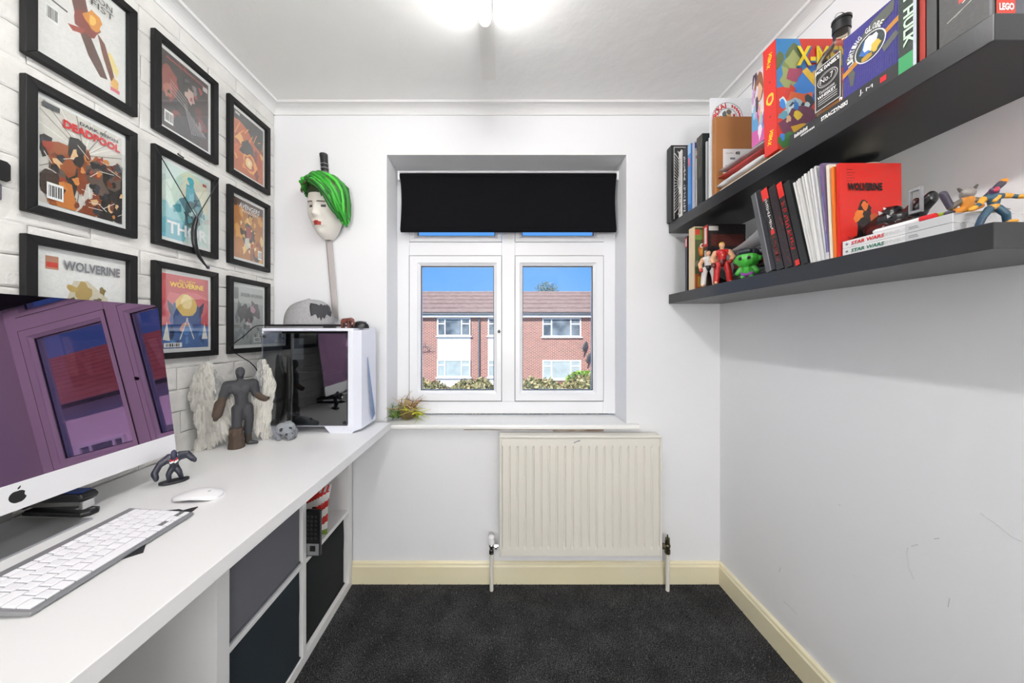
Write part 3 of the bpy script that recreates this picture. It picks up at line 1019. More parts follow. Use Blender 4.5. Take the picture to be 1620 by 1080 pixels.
# 5
f5 = framed('framed turquoise cover with pale THOR lettering and a cord over it', cols_[1], rows[1]); frame_body(f5)
a = cover('#cfe3dc', 5)
a.blob(.3, .3, .4, .35, '#9fd3d8').blob(.2, .12, .4, .2, '#7fc4d2').blob(.72, .75, .35, .25, '#e6e4d0').blob(.15, .62, .2, .2, '#dfeee4')
a.blob(.62, .50, .22, .32, '#5f8894', .1).blob(.66, .48, .16, .28, '#46626e').blob(.58, .72, .10, .12, '#7cc0d0').blob(.60, .88, .07, .08, '#52b4c8')
a.blob(.30, .44, .09, .06, '#4e96a8', .4).scatter(10, (.4, .2, .9, .7), (.03, .06), ['#8fb9c0', '#3c525c', '#6aa4b2', '#b8d4d4'])
a.rect(.86, .90, .95, .94, '#b8574c')
p_ = a.build('cover_print', f5)
ct(p_, 'THOR', .52, .15, .17, INKW, .86, bold=.03)
# 6
f6 = framed('framed red and blue cover with yellow WOLVERINE lettering', cols_[1], rows[2]); frame_body(f6)
a = cover('#c8424a', 6)
a.blob(.5, .60, .42, .22, '#d8626a').poly([(0, 0), (1, 0), (1, .30), (.78, .34), (.5, .26), (.22, .34), (0, .30)], '#2f5f9e')
a.blob(.5, .44, .34, .24, '#2b4f8e', 0, .12).blob(.5, .60, .22, .16, '#e2bb5a', 0, .1).blob(.5, .64, .12, .10, '#f2dc9a', 0, .1)
a.blob(.5, .28, .14, .08, '#d9a088', 0, .15).poly([(.10, .66), (.22, .58), (.22, .42), (.14, .50)], '#20305a').poly([(.90, .66), (.78, .58), (.78, .42), (.86, .50)], '#20305a')
a.scatter(10, (.1, .05, .9, .3), (.04, .08), ['#1f4680', '#4f86c4', '#162a55'])
a.line((.36, .12), (.52, .42), .002, '#e8e4dc').line((.66, .12), (.50, .42), .002, '#e8e4dc').poly([(.02, .12), (.10, .36), (.16, .10)], '#e6e2da').poly([(.98, .12), (.90, .36), (.84, .12)], '#e6e2da')
a.bars(.04, .015, .40, .075)
p_ = a.build('cover_print', f6)
ct(p_, 'ALL-NEW', .5, .925, .04, INKY, .36); ct(p_, 'WOLVERINE', .5, .865, .07, INKY, .72, bold=.03)
# 7
f7 = framed('framed fiery orange cover with a black top, nearest the corner', cols_[2], rows[0]); frame_body(f7)
a = cover('#c4602a', 7)
a.poly([(0, 1), (1, 1), (1, .55), (.7, .62), (.45, .80), (.2, .86), (0, .84)], '#33302f').scatter(16, (.02, .05, .98, .7), (.06, .13), ['#e08a34', '#b5481f', '#7a2c18', '#f0b25c', '#d46a28'])
a.blob(.45, .46, .24, .16, '#2c2220', .2).blob(.5, .24, .24, .17, '#f2a24a').blob(.5, .24, .17, .12, '#b8471c').blob(.5, .24, .12, .08, '#f6cf8c').blob(.5, .24, .05, .04, '#f9ebc8')
for k in range(7):
    a.line((.05 + k * .15, .60 + .05 * (k % 3)), (.20 + k * .14, .82 - .07 * (k % 2)), .002, '#f0a050')
a.rect(.06, .93, .20, .97, '#cfcac6')
a.build('cover_print', f7)
# 8
f8 = framed('framed fiery cover with slanted white AVENGERS lettering', cols_[2], rows[1]); frame_body(f8)
a = cover('#b8752e', 8)
a.rect(0, .86, 1, 1, '#4a2a1e').scatter(22, (.02, .05, .98, .85), (.06, .12), ['#e2a44a', '#c47a2c', '#7a4420', '#f2cf86', '#3a2c26', '#96502a'])
a.blob(.48, .42, .16, .20, '#43332e').blob(.5, .48, .09, .10, '#9c3228').blob(.44, .28, .10, .10, '#d8d2c8').scatter(14, (.2, .1, .9, .7), (.02, .05), ['#f6e2ae', '#a8322a', '#2f2824', '#e8b45a'])
a.bars(.80, .06, .94, .22)
p_ = a.build('cover_print', f8)
ct(p_, 'AVENGERS', .5, .90, .085, INKW, .70, shear=.25, bold=.02); ct(p_, 'INVADERS', .52, .82, .05, INKW, .56, shear=.25)
# 9
f9 = framed('framed grey cover with thin SPIDER-WOMAN lettering behind the computer', cols_[2], rows[2]); frame_body(f9)
a = cover('#9fa3a2', 9)
a.rect(0, .72, 1, 1, '#b9bcba').scatter(14, (.05, .05, .95, .7), (.05, .12), ['#7e8486', '#c2c6c4', '#666c70', '#a8b0b0'])
a.blob(.32, .56, .20, .14, '#4c4a4e', .5).blob(.72, .60, .22, .14, '#565056', -.4).blob(.5, .46, .12, .18, '#3a383c').blob(.62, .62, .08, .06, '#b98a98').blob(.50, .36, .06, .10, '#94646e').scatter(8, (.2, .1, .9, .4), (.03, .06), ['#55585c', '#d0d4d2'])
a.bars(.66, .04, .90, .13).rect(.03, .78, .16, .97, '#6a7070')
p_ = a.build('cover_print', f9)
ct(p_, 'SPIDER-WOMAN', .58, .86, .06, INK, .74)

# cord with a tusk pendant hung over the turquoise cover
pd = thing('tusk_pendant', 'black tusk pendant on a cord hung over the turquoise cover', 'pendant', (-1.152, 1.15, 1.75))
def pl(px, py, dx=0.0):
    X = -1.152 + dx
    Y = -502 * X / (795 - px)
    return Vector((dx, Y - 1.15, CAM_Z - (py - 525) * Y / 502 - 1.75))
MB().tube([pl(244, 229), pl(252, 243), pl(311, 345)], .0016, 6).tube([pl(311, 345), pl(345, 288), pl(346, 281)], .0016, 6).build('cord', BLACKP, pd)
MB().tube(catmull([pl(311, 344), pl(307, 362), pl(308, 385), pl(315, 405), pl(328, 423)], 5), [.003 + .0055 * math.sin(math.pi * min(1, (k + 3) / 22)) for k in range(21)], 10).build('tusk', mat('black_horn', (24, 24, 28), .3), pd, smooth=True)
MB().sphere(pl(329, 423), .006, 10, 6).build('tip_cap', mat('violet_metal', (70, 64, 92), .3, .6), pd, smooth=True)
MB().tube([pl(282, 243, -.006), pl(282, 244, .012), pl(291, 250, .018)], .0028, 6).build('hook', BLACKP, pd)
# dog tags at the left edge
dt = thing('dog_tags', 'black dog tags on a ball chain hanging on the brick wall', 'dog tags', (LX + .006, .742, 1.60))
mb = MB()
mb.prism([(0, -.03, .044), (0, .008, .044), (0, .0135, .050), (0, .0135, .086), (0, .008, .092), (0, -.03, .092)], (.004, 0, 0))
o = mb.build('upper_tag', BLACKP, dt, bevel=.001, fix=True)
mb = MB()
mb.prism([(0, -.035, -.006), (0, -.004, -.006), (0, .0, 0), (0, .0, .034), (0, -.006, .040), (0, -.035, .040)], (.004, 0, 0))
mb.build('lower_tag', mat('grey_tag', (96, 92, 100), .4), dt, bevel=.001, fix=True)
ch = MB()
for k in range(14):
    ch.sphere((.006, -.006, .044 + k * .0036), .0014, 6, 4)
o = ch.build('ball_chain', CHROME, dt); o['kind'] = 'stuff'

# ------------------------------------------------------------------ desk and cube unit
DZ = 0.842
DX = -0.555
DEND = 1.575
dk = tag(MB().box((LX + .003, -.45, DZ - .034), (DX, DEND, DZ)).build('desk', DESKW, bevel=.0015), 'long white desk top along the brick wall', 'desk')
ku = thing('cube_shelf_unit', 'white four cube shelf unit under the desk', 'shelf unit', (-1.17, .853, 0))
kd, kw, kh = .402, .767, DZ - .034
MB().box((0, 0, 0), (kd, .040, kh)).build('side_panel', DESKW, ku, bevel=.001)
MB().box((0, kw - .036, 0), (kd, kw, kh)).build('side_panel', DESKW, ku, bevel=.001)
MB().box((0, .040, 0), (kd, kw - .036, .038)).build('bottom_panel', DESKW, ku, bevel=.001)
MB().box((0, .040, kh - .038), (kd, kw - .036, kh)).build('top_panel', DESKW, ku, bevel=.001)
MB().box((0, .369, .038), (kd, .389, kh - .038)).build('divider', DESKW, ku, bevel=.001)
for (a, b) in ((.040, .369), (.389, kw - .036)):
    MB().box((0, a, .385), (kd, b, .403)).build('shelf_board', DESKW, ku, bevel=.001)
MB().box((0, .040, .038), (.006, kw - .036, kh - .038)).build('back_panel', DESKW, ku)
du = thing('added_drawer_unit', 'added unseen white drawer unit keeping light off the cube shelves', 'drawer unit', (-1.15, -.43, 0))  # out-of-view unit added to block lamp light under the desk
MB().box((0, 0, 0), (.55, .40, kh)).build('carcass', DESKW, du, bevel=.001)
for k in range(5):
    fr = MB().box((.5505, .004, .012 + k * .158), (.568, .396, .164 + k * .158)).build('drawer', DESKW, du, bevel=.001)
    MB().box((.568, .15, .145 + k * .158), (.580, .25, .155 + k * .158)).build('handle', ALU, fr)
def cube_box(label, y0, y1, z0, z1, m, x1=-.774):
    t = thing('storage_box', label, 'box', ((-1.15 + x1) / 2, (y0 + y1) / 2, z0), group='fabric boxes in the cube unit')
    w, d, h, k = (y1 - y0) / 2, (x1 + 1.15) / 2, z1 - z0, .006
    mb = MB()
    mb.box((-d, -w, 0), (d, w, k))
    mb.box((-d, -w, k), (-d + k, w, h)).box((-d + k, -w, k), (d - k, -w + k, h)).box((-d + k, w - k, k), (d - k, w, h))
    mb.build('body', m, t)
    # slightly bulging fabric front
    N = 10
    fb = MB()
    vs = []
    for i in range(N + 1):
        for j in range(N + 1):
            u, v = i / N, j / N
            vs.append((d - k + .006 * math.sin(math.pi * u) * math.sin(math.pi * v) + .0015 * math.sin(7 * v + 3 * u), -w + 2 * w * u, h * v))
    fb.add(vs, [(i * (N + 1) + j, (i + 1) * (N + 1) + j, (i + 1) * (N + 1) + j + 1, i * (N + 1) + j + 1) for i in range(N) for j in range(N)])
    fb.build('front_panel', m, t, smooth='all')
FAB = lambda n, c: mat(n, c, .9, bump=(350, .25))
NAVY, BLKF, GRYF = FAB('navy_fabric', (26, 38, 46)), FAB('black_fabric', (18, 24, 26)), FAB('grey_fabric', (108, 109, 116))
cube_box('dark navy fabric box in the lower near cube', .898, 1.216, .040, .372, NAVY)
cube_box('black fabric box in the lower far cube', 1.248, 1.578, .040, .375, BLKF, -.785)
cube_box('mid grey fabric box in the upper near cube', .898, 1.216, .405, .766, GRYF)
# remote control
rm = thing('remote_control', 'black remote control standing on the open cube shelf', 'remote', (-.752, 1.262, .404), (.02, 0.02, 0))
MB().box((-.032, -.010, 0), (.030, .008, .182)).build('body', BLACKP, rm, bevel=.004)
mb = MB().box((-.029, -.0112, .006), (.027, -.0098, .052))
mb.build('lower_plate', mat('silver_grey_plastic', (138, 139, 142), .45), rm)
MB().box((-.008, -.0120, .022), (.014, -.0110, .045)).build('button', BLACKP, rm, bevel=.002)
for r in range(6):
    for c in range(3):
        MB().cyl((-.018 + c * .016, -.0098, .074 + r * .017), (-.018 + c * .016, -.0118, .074 + r * .017), .0050, .0042, n=10).build('button', mat('dark_button', (46, 48, 50), .4), rm, smooth=True)
# crisp packet
cp = thing('crisp_packet', 'red and white crisp packet in the open cube', 'packet', (-.835, 1.405, .404), (0, 0, .18))
N = 44
vs, fs, cs = [], [], []
for side in (0, 1):
    for i in range(N + 1):
        for j in range(N + 1):
            u, v = i / N, j / N
            b = .034 * (math.sin(math.pi * u) ** .6) * (math.sin(math.pi * v) ** .7) + .0008
            wv = .004 * math.sin(9 * v + 5 * u)
            x = (-.5 + u) * .125 * (1 - .10 * math.sin(math.pi * v))
            vs.append((x, (b if side else -b) + .05 * v - .02 + wv, .19 * v))
mb = MB()
def bag_col(u, v):
    if v < .10: return '#7d9a34'
    if v > .88: return '#c8c8c8' if int(u * 14) % 2 else '#c2352c'
    s = v * 3.2 - u * .8
    return '#c8231c' if (s % 1.0) < .48 else '#e9e6e2'
for side in (0, 1):
    o = side * (N + 1) ** 2
    for i in range(N):
        for j in range(N):
            q = (o + i * (N + 1) + j, o + (i + 1) * (N + 1) + j, o + (i + 1) * (N + 1) + j + 1, o + i * (N + 1) + j + 1)
            mb.f.append(q if side == 0 else q[::-1]); mb.c.append(lin(bag_col(i / N, j / N))); mb.m.append(0)
mb.v = vs
bag = mb.build('bag', mat('foil_print', attr=True, rough=.3), cp, smooth='all', fix=False)
text('lettering', 'B', (.012, -.034 + .01, .112), (1, 0, .1), (0, .2, 1), .026, INK, cp, thick=.004, bold=.03)

# ------------------------------------------------------------------ all-in-one computer
im = thing('desktop_computer', 'silver all-in-one desktop computer with glossy black screen', 'computer', (-1.04, .664, DZ))
TILT = math.radians(-7.4)
# panel frame: local axes  y = width, t = up the panel, n = out of the screen
pb = Vector((-1.011 + 1.04, 0, .919 - DZ))
tv = Vector((math.sin(TILT), 0, math.cos(TILT)))
nv = Vector((math.cos(TILT), 0, -math.sin(TILT)))
PH, PW2, CHN = .457, .320, .056
def pp(y, t, n): return pb + Vector((0, y, 0)) + tv * t + nv * n
def rounded(w2, t0, t1, r, n, top=True, bottom=True):
    pts = []
    def arc(cy, ct_, a0):
        for k in range(6):
            a = a0 + math.pi / 2 * k / 5
            pts.append((cy + r * math.cos(a), ct_ + r * math.sin(a)))
    if bottom: arc(w2 - r, t0 + r, -math.pi / 2)
    else: pts.append((w2, t0))
    if top:
        arc(w2 - r, t1 - r, 0); arc(-w2 + r, t1 - r, math.pi / 2)
    else:
        pts.extend([(w2, t1), (-w2, t1)])
    if bottom: arc(-w2 + r, t0 + r, math.pi)
    else: pts.append((-w2, t0))
    return [pp(y, t, n) for y, t in pts]
mb = MB()
mb.prism(rounded(PW2, 0, PH, .012, -.006), nv * .004)
inner = [p for p in rounded(PW2, 0, PH, .012, -.006)]
cen = pp(0, PH / 2, -.045)
for i in range(len(inner)):
    j = (i + 1) % len(inner)
    a2 = cen + (inner[i] - pp(0, PH / 2, -.006)) * .45
    b2 = cen + (inner[j] - pp(0, PH / 2, -.006)) * .45
    mb.quad([inner[j], inner[i], a2, b2])
mb.quad([cen + (p - pp(0, PH / 2, -.006)) * .45 for p in inner])
mb.build('housing', ALU, im, fix=True, smooth=True)
mb = MB()
mb.prism(rounded(PW2, 0, CHN, .012, -.002, top=False), nv * .0022)
chin = mb.build('chin', ALUW, im, fix=True)
m = bpy.data.materials.new('coated_screen_glass'); m.use_nodes = True
nt = m.node_tree; nt.nodes.clear()
out = nt.nodes.new('ShaderNodeOutputMaterial'); df = nt.nodes.new('ShaderNodeBsdfDiffuse'); gl = nt.nodes.new('ShaderNodeBsdfGlossy'); mx = nt.nodes.new('ShaderNodeMixShader')
df.inputs[0].default_value = lin((10, 9, 14)); gl.inputs['Color'].default_value = lin((242, 188, 238)); gl.inputs['Roughness'].default_value = .004
mx.inputs[0].default_value = .22
nt.links.new(df.outputs[0], mx.inputs[1]); nt.links.new(gl.outputs[0], mx.inputs[2]); nt.links.new(mx.outputs[0], out.inputs[0])
mb = MB()
mb.prism(rounded(PW2, CHN, PH, .012, -.002, bottom=False), nv * .0022)
mb.build('screen', m, im, fix=True)
# fruit emblem on the chin
def emb(pts, mb):
    mb.prism([pp(y, t, .0003) for y, t in pts], nv * .0003)
mb = MB()
body = []
for k in range(40):
    a = 2 * math.pi * k / 40
    x, y = math.cos(a), math.sin(a)
    r = .0125 * (1 - .10 * math.exp(-((a - math.pi / 2) / .30) ** 2) - .07 * math.exp(-((a - 3 * math.pi / 2) / .28) ** 2))
    px_, py_ = r * x * (1.02 - .08 * (y < 0) * -y), r * y * 1.02
    # bite on the right
    d = math.hypot(px_ - .0158, py_ - .002)
    if d < .0066:
        q = .0066 / d
        px_, py_ = .0158 + (px_ - .0158) * q, .002 + (py_ - .002) * q
    body.append((px_, .027 + py_))
emb(body, mb)
leaf = [(.0005, .0412), (.0015, .0448), (.0050, .0480), (.0056, .0482), (.0052, .0445), (.0030, .0418)]
emb(leaf, mb)
mb.build('emblem', INK, chin)
# stand
mb = MB()
mb.box((-.135, -.105, 0), (.062, .095, .005))
mb.build('foot', ALU, im, bevel=.002)
mb = MB()
arc_pts = [(-.130, .005), (-.120, .005), (-.108, .06), (-.085, .16), (-.055, .25), (-.060, .262), (-.075, .25), (-.110, .12), (-.125, .04)]
mb.prism([(x, -.095, z) for x, z in arc_pts], (0, .18, 0))
mb.build('neck', ALU, im, fix=True)

# stapler
st = thing('stapler', 'black stapler with blue top beside the computer foot', 'stapler', (-1.085, .785, DZ), (0, 0, -.05))
mb = MB(); mb.prism([(-.085, -.018, 0), (.070, -.018, 0), (.082, -.008, 0), (.082, .008, 0), (.070, .018, 0), (-.085, .018, 0)], (0, 0, .011)); mb.build('base', BLACKP, st, bevel=.003, fix=True)
MB().box((.035, -.006, .011), (.074, .006, .013)).build('anvil', CHROME, st)
mb = MB(); mb.prism([(-.08, -.009, .016), (.055, -.009, .024), (.060, -.009, .036), (-.08, -.009, .030)], (0, .018, 0)); mb.build('magazine', mat('steel', (150, 150, 148), .3, .9), st, fix=True)
MB().box((.055, -.011, .016), (.066, .011, .036)).build('nose', CHROME, st, bevel=.001)
mb = MB(); mb.prism([(-.088, -.017, .012), (-.06, -.017, .030), (.066, -.017, .036), (.072, -.017, .046), (.060, -.017, .056), (.0, -.017, .054), (-.06, -.017, .042), (-.088, -.017, .028)], (0, .034, 0)); top = mb.build('arm', BLACKP, st, bevel=.004, fix=True)
mb = MB(); mb.prism([(-.005, -.013, .0545), (.052, -.013, .0568), (.060, -.010, .0565), (.060, .010, .0565), (.052, .013, .0568), (-.005, .013, .0545)], (0, 0, .0012)); mb.build('blue_grip', mat('blue_grip', (22, 58, 140), .5), top, fix=True)

# keyboard with its keys
kb = thing('keyboard', 'slim aluminium keyboard with white keys on the desk', 'keyboard', (-.739, .497, DZ + .003), (0, 0, .05))
# local: x from 0 (front edge) to -.15 (back), y from 0 (left end) to .285 (right end), rising to the back
KL, KD = .278, .152
def kz(x): return .006 + (-x) / KD * .013
mb = MB()
mb.prism([(0, 0, 0), (-KD + .014, 0, 0), (-KD, 0, .002), (-KD, 0, .017), (-KD + .004, 0, .020), (-.004, 0, .0064), (0, 0, .005)], (0, KL, 0))
mb.build('body', mat('keyboard_aluminium', (150, 151, 154), .4, .6), kb, bevel=.0015, fix=True)
KEYM = mat('white_key', (244, 244, 248), .4)
rows_k = [
    ([1.0] * 14, .55),
    ([1.0] * 13 + [1.5], 1.0),
    ([1.5] + [1.0] * 12 + [1.0], 1.0),
    ([1.75] + [1.0] * 12 + [.75], 1.0),
    ([1.25] + [1.0] * 11 + [2.25], 1.0),
    ([1.0, 1.0, 1.0, 1.25, 5.0, 1.25, 1.0], 1.0)]
KT = math.atan2(.013, KD)
x = -KD + .020
step = (KD - .026) / (.62 + 5)
def key(y0, y1, xa, xb):
    mb = MB()
    g = .0011
    c = .0012
    y0 += g; y1 -= g; xa -= g; xb += g
    vs = []
    for (dz, i) in ((0, 0), (.0022, 0), (.0030, c)):
        for (xx, yy) in ((xa - i, y0 + i), (xa - i, y1 - i), (xb + i, y1 - i), (xb + i, y0 + i)):
            vs.append((xx, yy, kz(xx) + .0003 + dz))
    mb.add(vs, [(0, 1, 5, 4), (1, 2, 6, 5), (2, 3, 7, 6), (3, 0, 4, 7), (4, 5, 9, 8), (5, 6, 10, 9), (6, 7, 11, 10), (7, 4, 8, 11), (8, 9, 10, 11)])
    mb.build('key', KEYM, kb, fix=True)
for ri, (ws, hh) in enumerate(rows_k):
    tot = 14.75 if ri < 5 else 14.75
    if ri == 0: tot = 14.0
    unit = (KL - .008) / (tot if ri != 1 else 14.5)
    if ri in (2, 3, 4):
        unit = (KL - .008) / sum(ws)
    if ri == 5:
        unit = (KL - .008) / 14.5
    y = .004
    xb = x + step * (hh if ri else .62)
    for w in ws:
        key(y, y + w * unit, xb, x)
        y += w * unit
    if ri == 5:
        mid = (x + xb) / 2
        key(y, y + unit, xb, mid); 
        key(y + unit, y + 2 * unit, xb, mid); key(y + unit, y + 2 * unit, mid, x)
        key(y + 2 * unit, y + 3 * unit, xb, mid)
    x = xb
# black bat-wing shaped mat under it
mt = thing('desk_mat', 'flat black angular mat poking out under the keyboard', 'mat', (-.83, .70, DZ))
pts = [(-.789, .806), (-.800, .795), (-.815, .80), (-.858, .79), (-.885, .775), (-.930, .750), (-.925, .72), (-.905, .70), (-.905, .67), (-.930, .6306), (-.90, .62), (-.88, .64), (-.82, .62), (-.7535, .6217), (-.729, .644), (-.751, .668), (-.77, .70), (-.775, .75), (-.772, .785), (-.779, .812)]
MB().prism([(x + .83, y - .70, .0002) for x, y in pts], (0, 0, .0018)).build('mat_sheet', mat('black_felt', (32, 33, 36), .85), mt, fix=True)
# mouse
ms = thing('computer_mouse', 'low white computer mouse on the desk', 'mouse', (-.822, .858, DZ), (0, 0, .08))
def mouse_shell(z0, zs, k):
    mb = MB()
    N, Mm = 20, 28
    vs = []
    for i in range(N + 1):
        r = i / N
        for j in range(Mm):
            a = 2 * math.pi * j / Mm
            ca, sa = math.cos(a), math.sin(a)
            sx = .057 * math.copysign(abs(ca) ** .7, ca) * r * k
            sy = .0285 * math.copysign(abs(sa) ** .7, sa) * r * k
            prof = .0205 * (1 - (sx / .060) ** 2 * .78) * (1 - .25 * (sy / .0285) ** 2)
            vs.append((sx, sy, z0 + zs * prof))
    fs = [(i * Mm + j, (i + 1) * Mm + j, (i + 1) * Mm + (j + 1) % Mm, i * Mm + (j + 1) % Mm) for i in range(N) for j in range(Mm)]
    o = len(vs)
    for j in range(Mm):
        p_ = vs[N * Mm + j]
        vs.append((p_[0] * .97, p_[1] * .93, max(z0 - .001, p_[2] - .008)))
    fs += [(N * Mm + j, o + j, o + (j + 1) % Mm, N * Mm + (j + 1) % Mm) for j in range(Mm)]
    mb.add(vs, fs)
    return mb
mouse_shell(.0, 1.0, 1.0).build('shell', WHITEP, ms, smooth='all')
mb = MB(); mb.lathe([(.0, 0.0005), (.9, .0005), (1.0, .003), (1.0, .005)], n=28)
mb.v = [(x * .053, y * .0245, z) for x, y, z in mb.v]
mb.build('base', mat('mouse_base', (120, 120, 126), .4, .5), ms, smooth=True)
mb = MB().box((.024, -.003, .0165), (.030, .003, .0182)); mb.build('emblem', INKPALE, ms)

# crouching figurine on a base
fg = thing('toy_figurine', 'small black crouching figurine with red and white stripes on the desk', 'figurine', (-.978, .945, DZ), (0, 0, .75))
mb = MB()
bp_ = []
for k in range(22):
    a = 2 * math.pi * k / 22
    bp_.append((.046 * math.cos(a) * (1 + .08 * math.sin(3 * a)), .022 * math.sin(a) * (1 + .10 * math.cos(2 * a)), 0))
mb.prism(bp_, (0, 0, .007)); mb.build('base', mat('black_base', (30, 31, 38), .5), fg, bevel=.002, fix=True)
K = '#2a2c3a'
caps = [((-.014, -.002, .010), .0075, (-.016, -.006, .026), .009, K), ((-.016, -.006, .026), .009, (-.004, 0, .042), .011, K),
        ((.022, .004, .010), .0075, (.016, -.008, .028), .009, K), ((.016, -.008, .028), .009, (.004, 0, .042), .011, K),
        ((0, 0, .044), .013, (0, -.004, .060), .016, K), ((-.012, -.006, .066), .013, (.012, -.006, .068), .013, '#34364a'),
        ((-.016, -.006, .068), .012, (-.040, -.008, .058), .010, K), ((-.040, -.008, .058), .010, (-.056, -.012, .036), .0105, K), ((-.056, -.012, .036), .0105, (-.050, -.020, .026), .009, K),
        ((.016, -.006, .070), .012, (.040, -.004, .070), .010, K), ((.040, -.004, .070), .010, (.056, -.010, .058), .009, K), ((.056, -.010, .058), .008, (.064, -.018, .054), .007, K),
        ((0, -.016, .074), .011, (0, -.014, .080), .010, '#30324a'),
        ((-.008, -.0165, .064), .0045, (.008, -.0165, .066), .0045, '#b8302c'), ((-.010, -.017, .058), .003, (-.002, -.018, .060), .003, '#e8e8e8'), ((.004, -.018, .058), .003, (.011, -.017, .061), .003, '#e8e8e8'),
        ((-.010, -.015, .073), .003, (-.004, -.018, .070), .003, '#e6e6e6'), ((.010, -.015, .075), .003, (.005, -.018, .071), .003, '#e6e6e6')]
figure('body', caps, PLASTIC, fg, .0016, 3)
fg.scale = (.70, .85, 1.12)

# winged statue
ws = thing('winged_statue', 'dark statue of a muscular man with large pale feathered wings', 'statue', (-1.030, 1.245, DZ), (0, 0, math.atan2(.68, .73)))
# local: x = right in view, -y = towards the viewer
G, G2, B1, B2 = '#37383c', '#414246', '#483a30', '#3a312a'
def zz(zy): return (900 - zy) / 6 / 403
def uu(zx): return (zx - 510) / 6 / 522
caps = [((0, -.006, zz(232)), .0125, (0, -.010, zz(200)), .0155, G), ((0, -.009, zz(186)), .0155, (0, -.009, zz(180)), .0145, G), ((-.005, -.023, zz(204)), .0035, (.005, -.023, zz(204)), .0035, G2), ((0, -.021, zz(214)), .004, (0, -.022, zz(224)), .0045, G2), ((0, -.004, zz(262)), .010, (0, -.004, zz(300)), .014, G),
        ((uu(405), 0, zz(318)), .019, (uu(630), 0, zz(312)), .019, G), ((uu(470), -.004, zz(350)), .022, (uu(560), -.004, zz(350)), .022, G2),
        ((uu(515), 0, zz(350)), .026, (uu(522), 0, zz(440)), .021, G), ((uu(522), 0, zz(440)), .021, (uu(530), 0, zz(515)), .022, G),
        ((uu(395), 0, zz(318)), .019, (uu(352), -.004, zz(420)), .0145, G), ((uu(352), -.004, zz(420)), .014, (uu(318), -.018, zz(500)), .013, B1),
        ((uu(325), -.015, zz(470)), .017, (uu(300), -.026, zz(560)), .016, B1), ((uu(300), -.026, zz(565)), .013, (uu(285), -.030, zz(600)), .008, B2),
        ((uu(640), 0, zz(315)), .018, (uu(665), 0, zz(415)), .014, G), ((uu(665), 0, zz(415)), .013, (uu(715), -.012, zz(455)), .0125, B1), ((uu(715), -.012, zz(455)), .0125, (uu(752), -.020, zz(470)), .0115, B1), ((uu(752), -.020, zz(470)), .009, (uu(782), -.024, zz(462)), .0065, B2),
        ((uu(490), -.002, zz(540)), .021, (uu(478), -.008, zz(670)), .0165, G), ((uu(478), -.008, zz(670)), .0165, (uu(474), -.012, zz(760)), .0155, G),
        ((uu(580), 0, zz(540)), .020, (uu(598), -.004, zz(650)), .0155, G), ((uu(598), -.004, zz(650)), .0155, (uu(588), .004, zz(790)), .0125, G), ((uu(588), .004, zz(790)), .0125, (uu(590), .004, zz(868)), .011, B2),
        ((uu(600), .002, .009), .009, (uu(672), -.010, .007), .0065, '#3c3d42')]
figure('body', caps, MATTE, ws, .0028, 3)
mb = MB()
mb.lathe([(.026, 0), (.027, .012), (.0235, .030), (.0245, .045), (.021, .062), (.0225, .075), (.020, .078)], (uu(474), -.012, 0), 12, B1)
r_ = random.Random(2)
mb.v = [(x + r_.uniform(-.0015, .0015), y + r_.uniform(-.0015, .0015), z) for x, y, z in mb.v]
mb.build('boot', MATTE, ws)
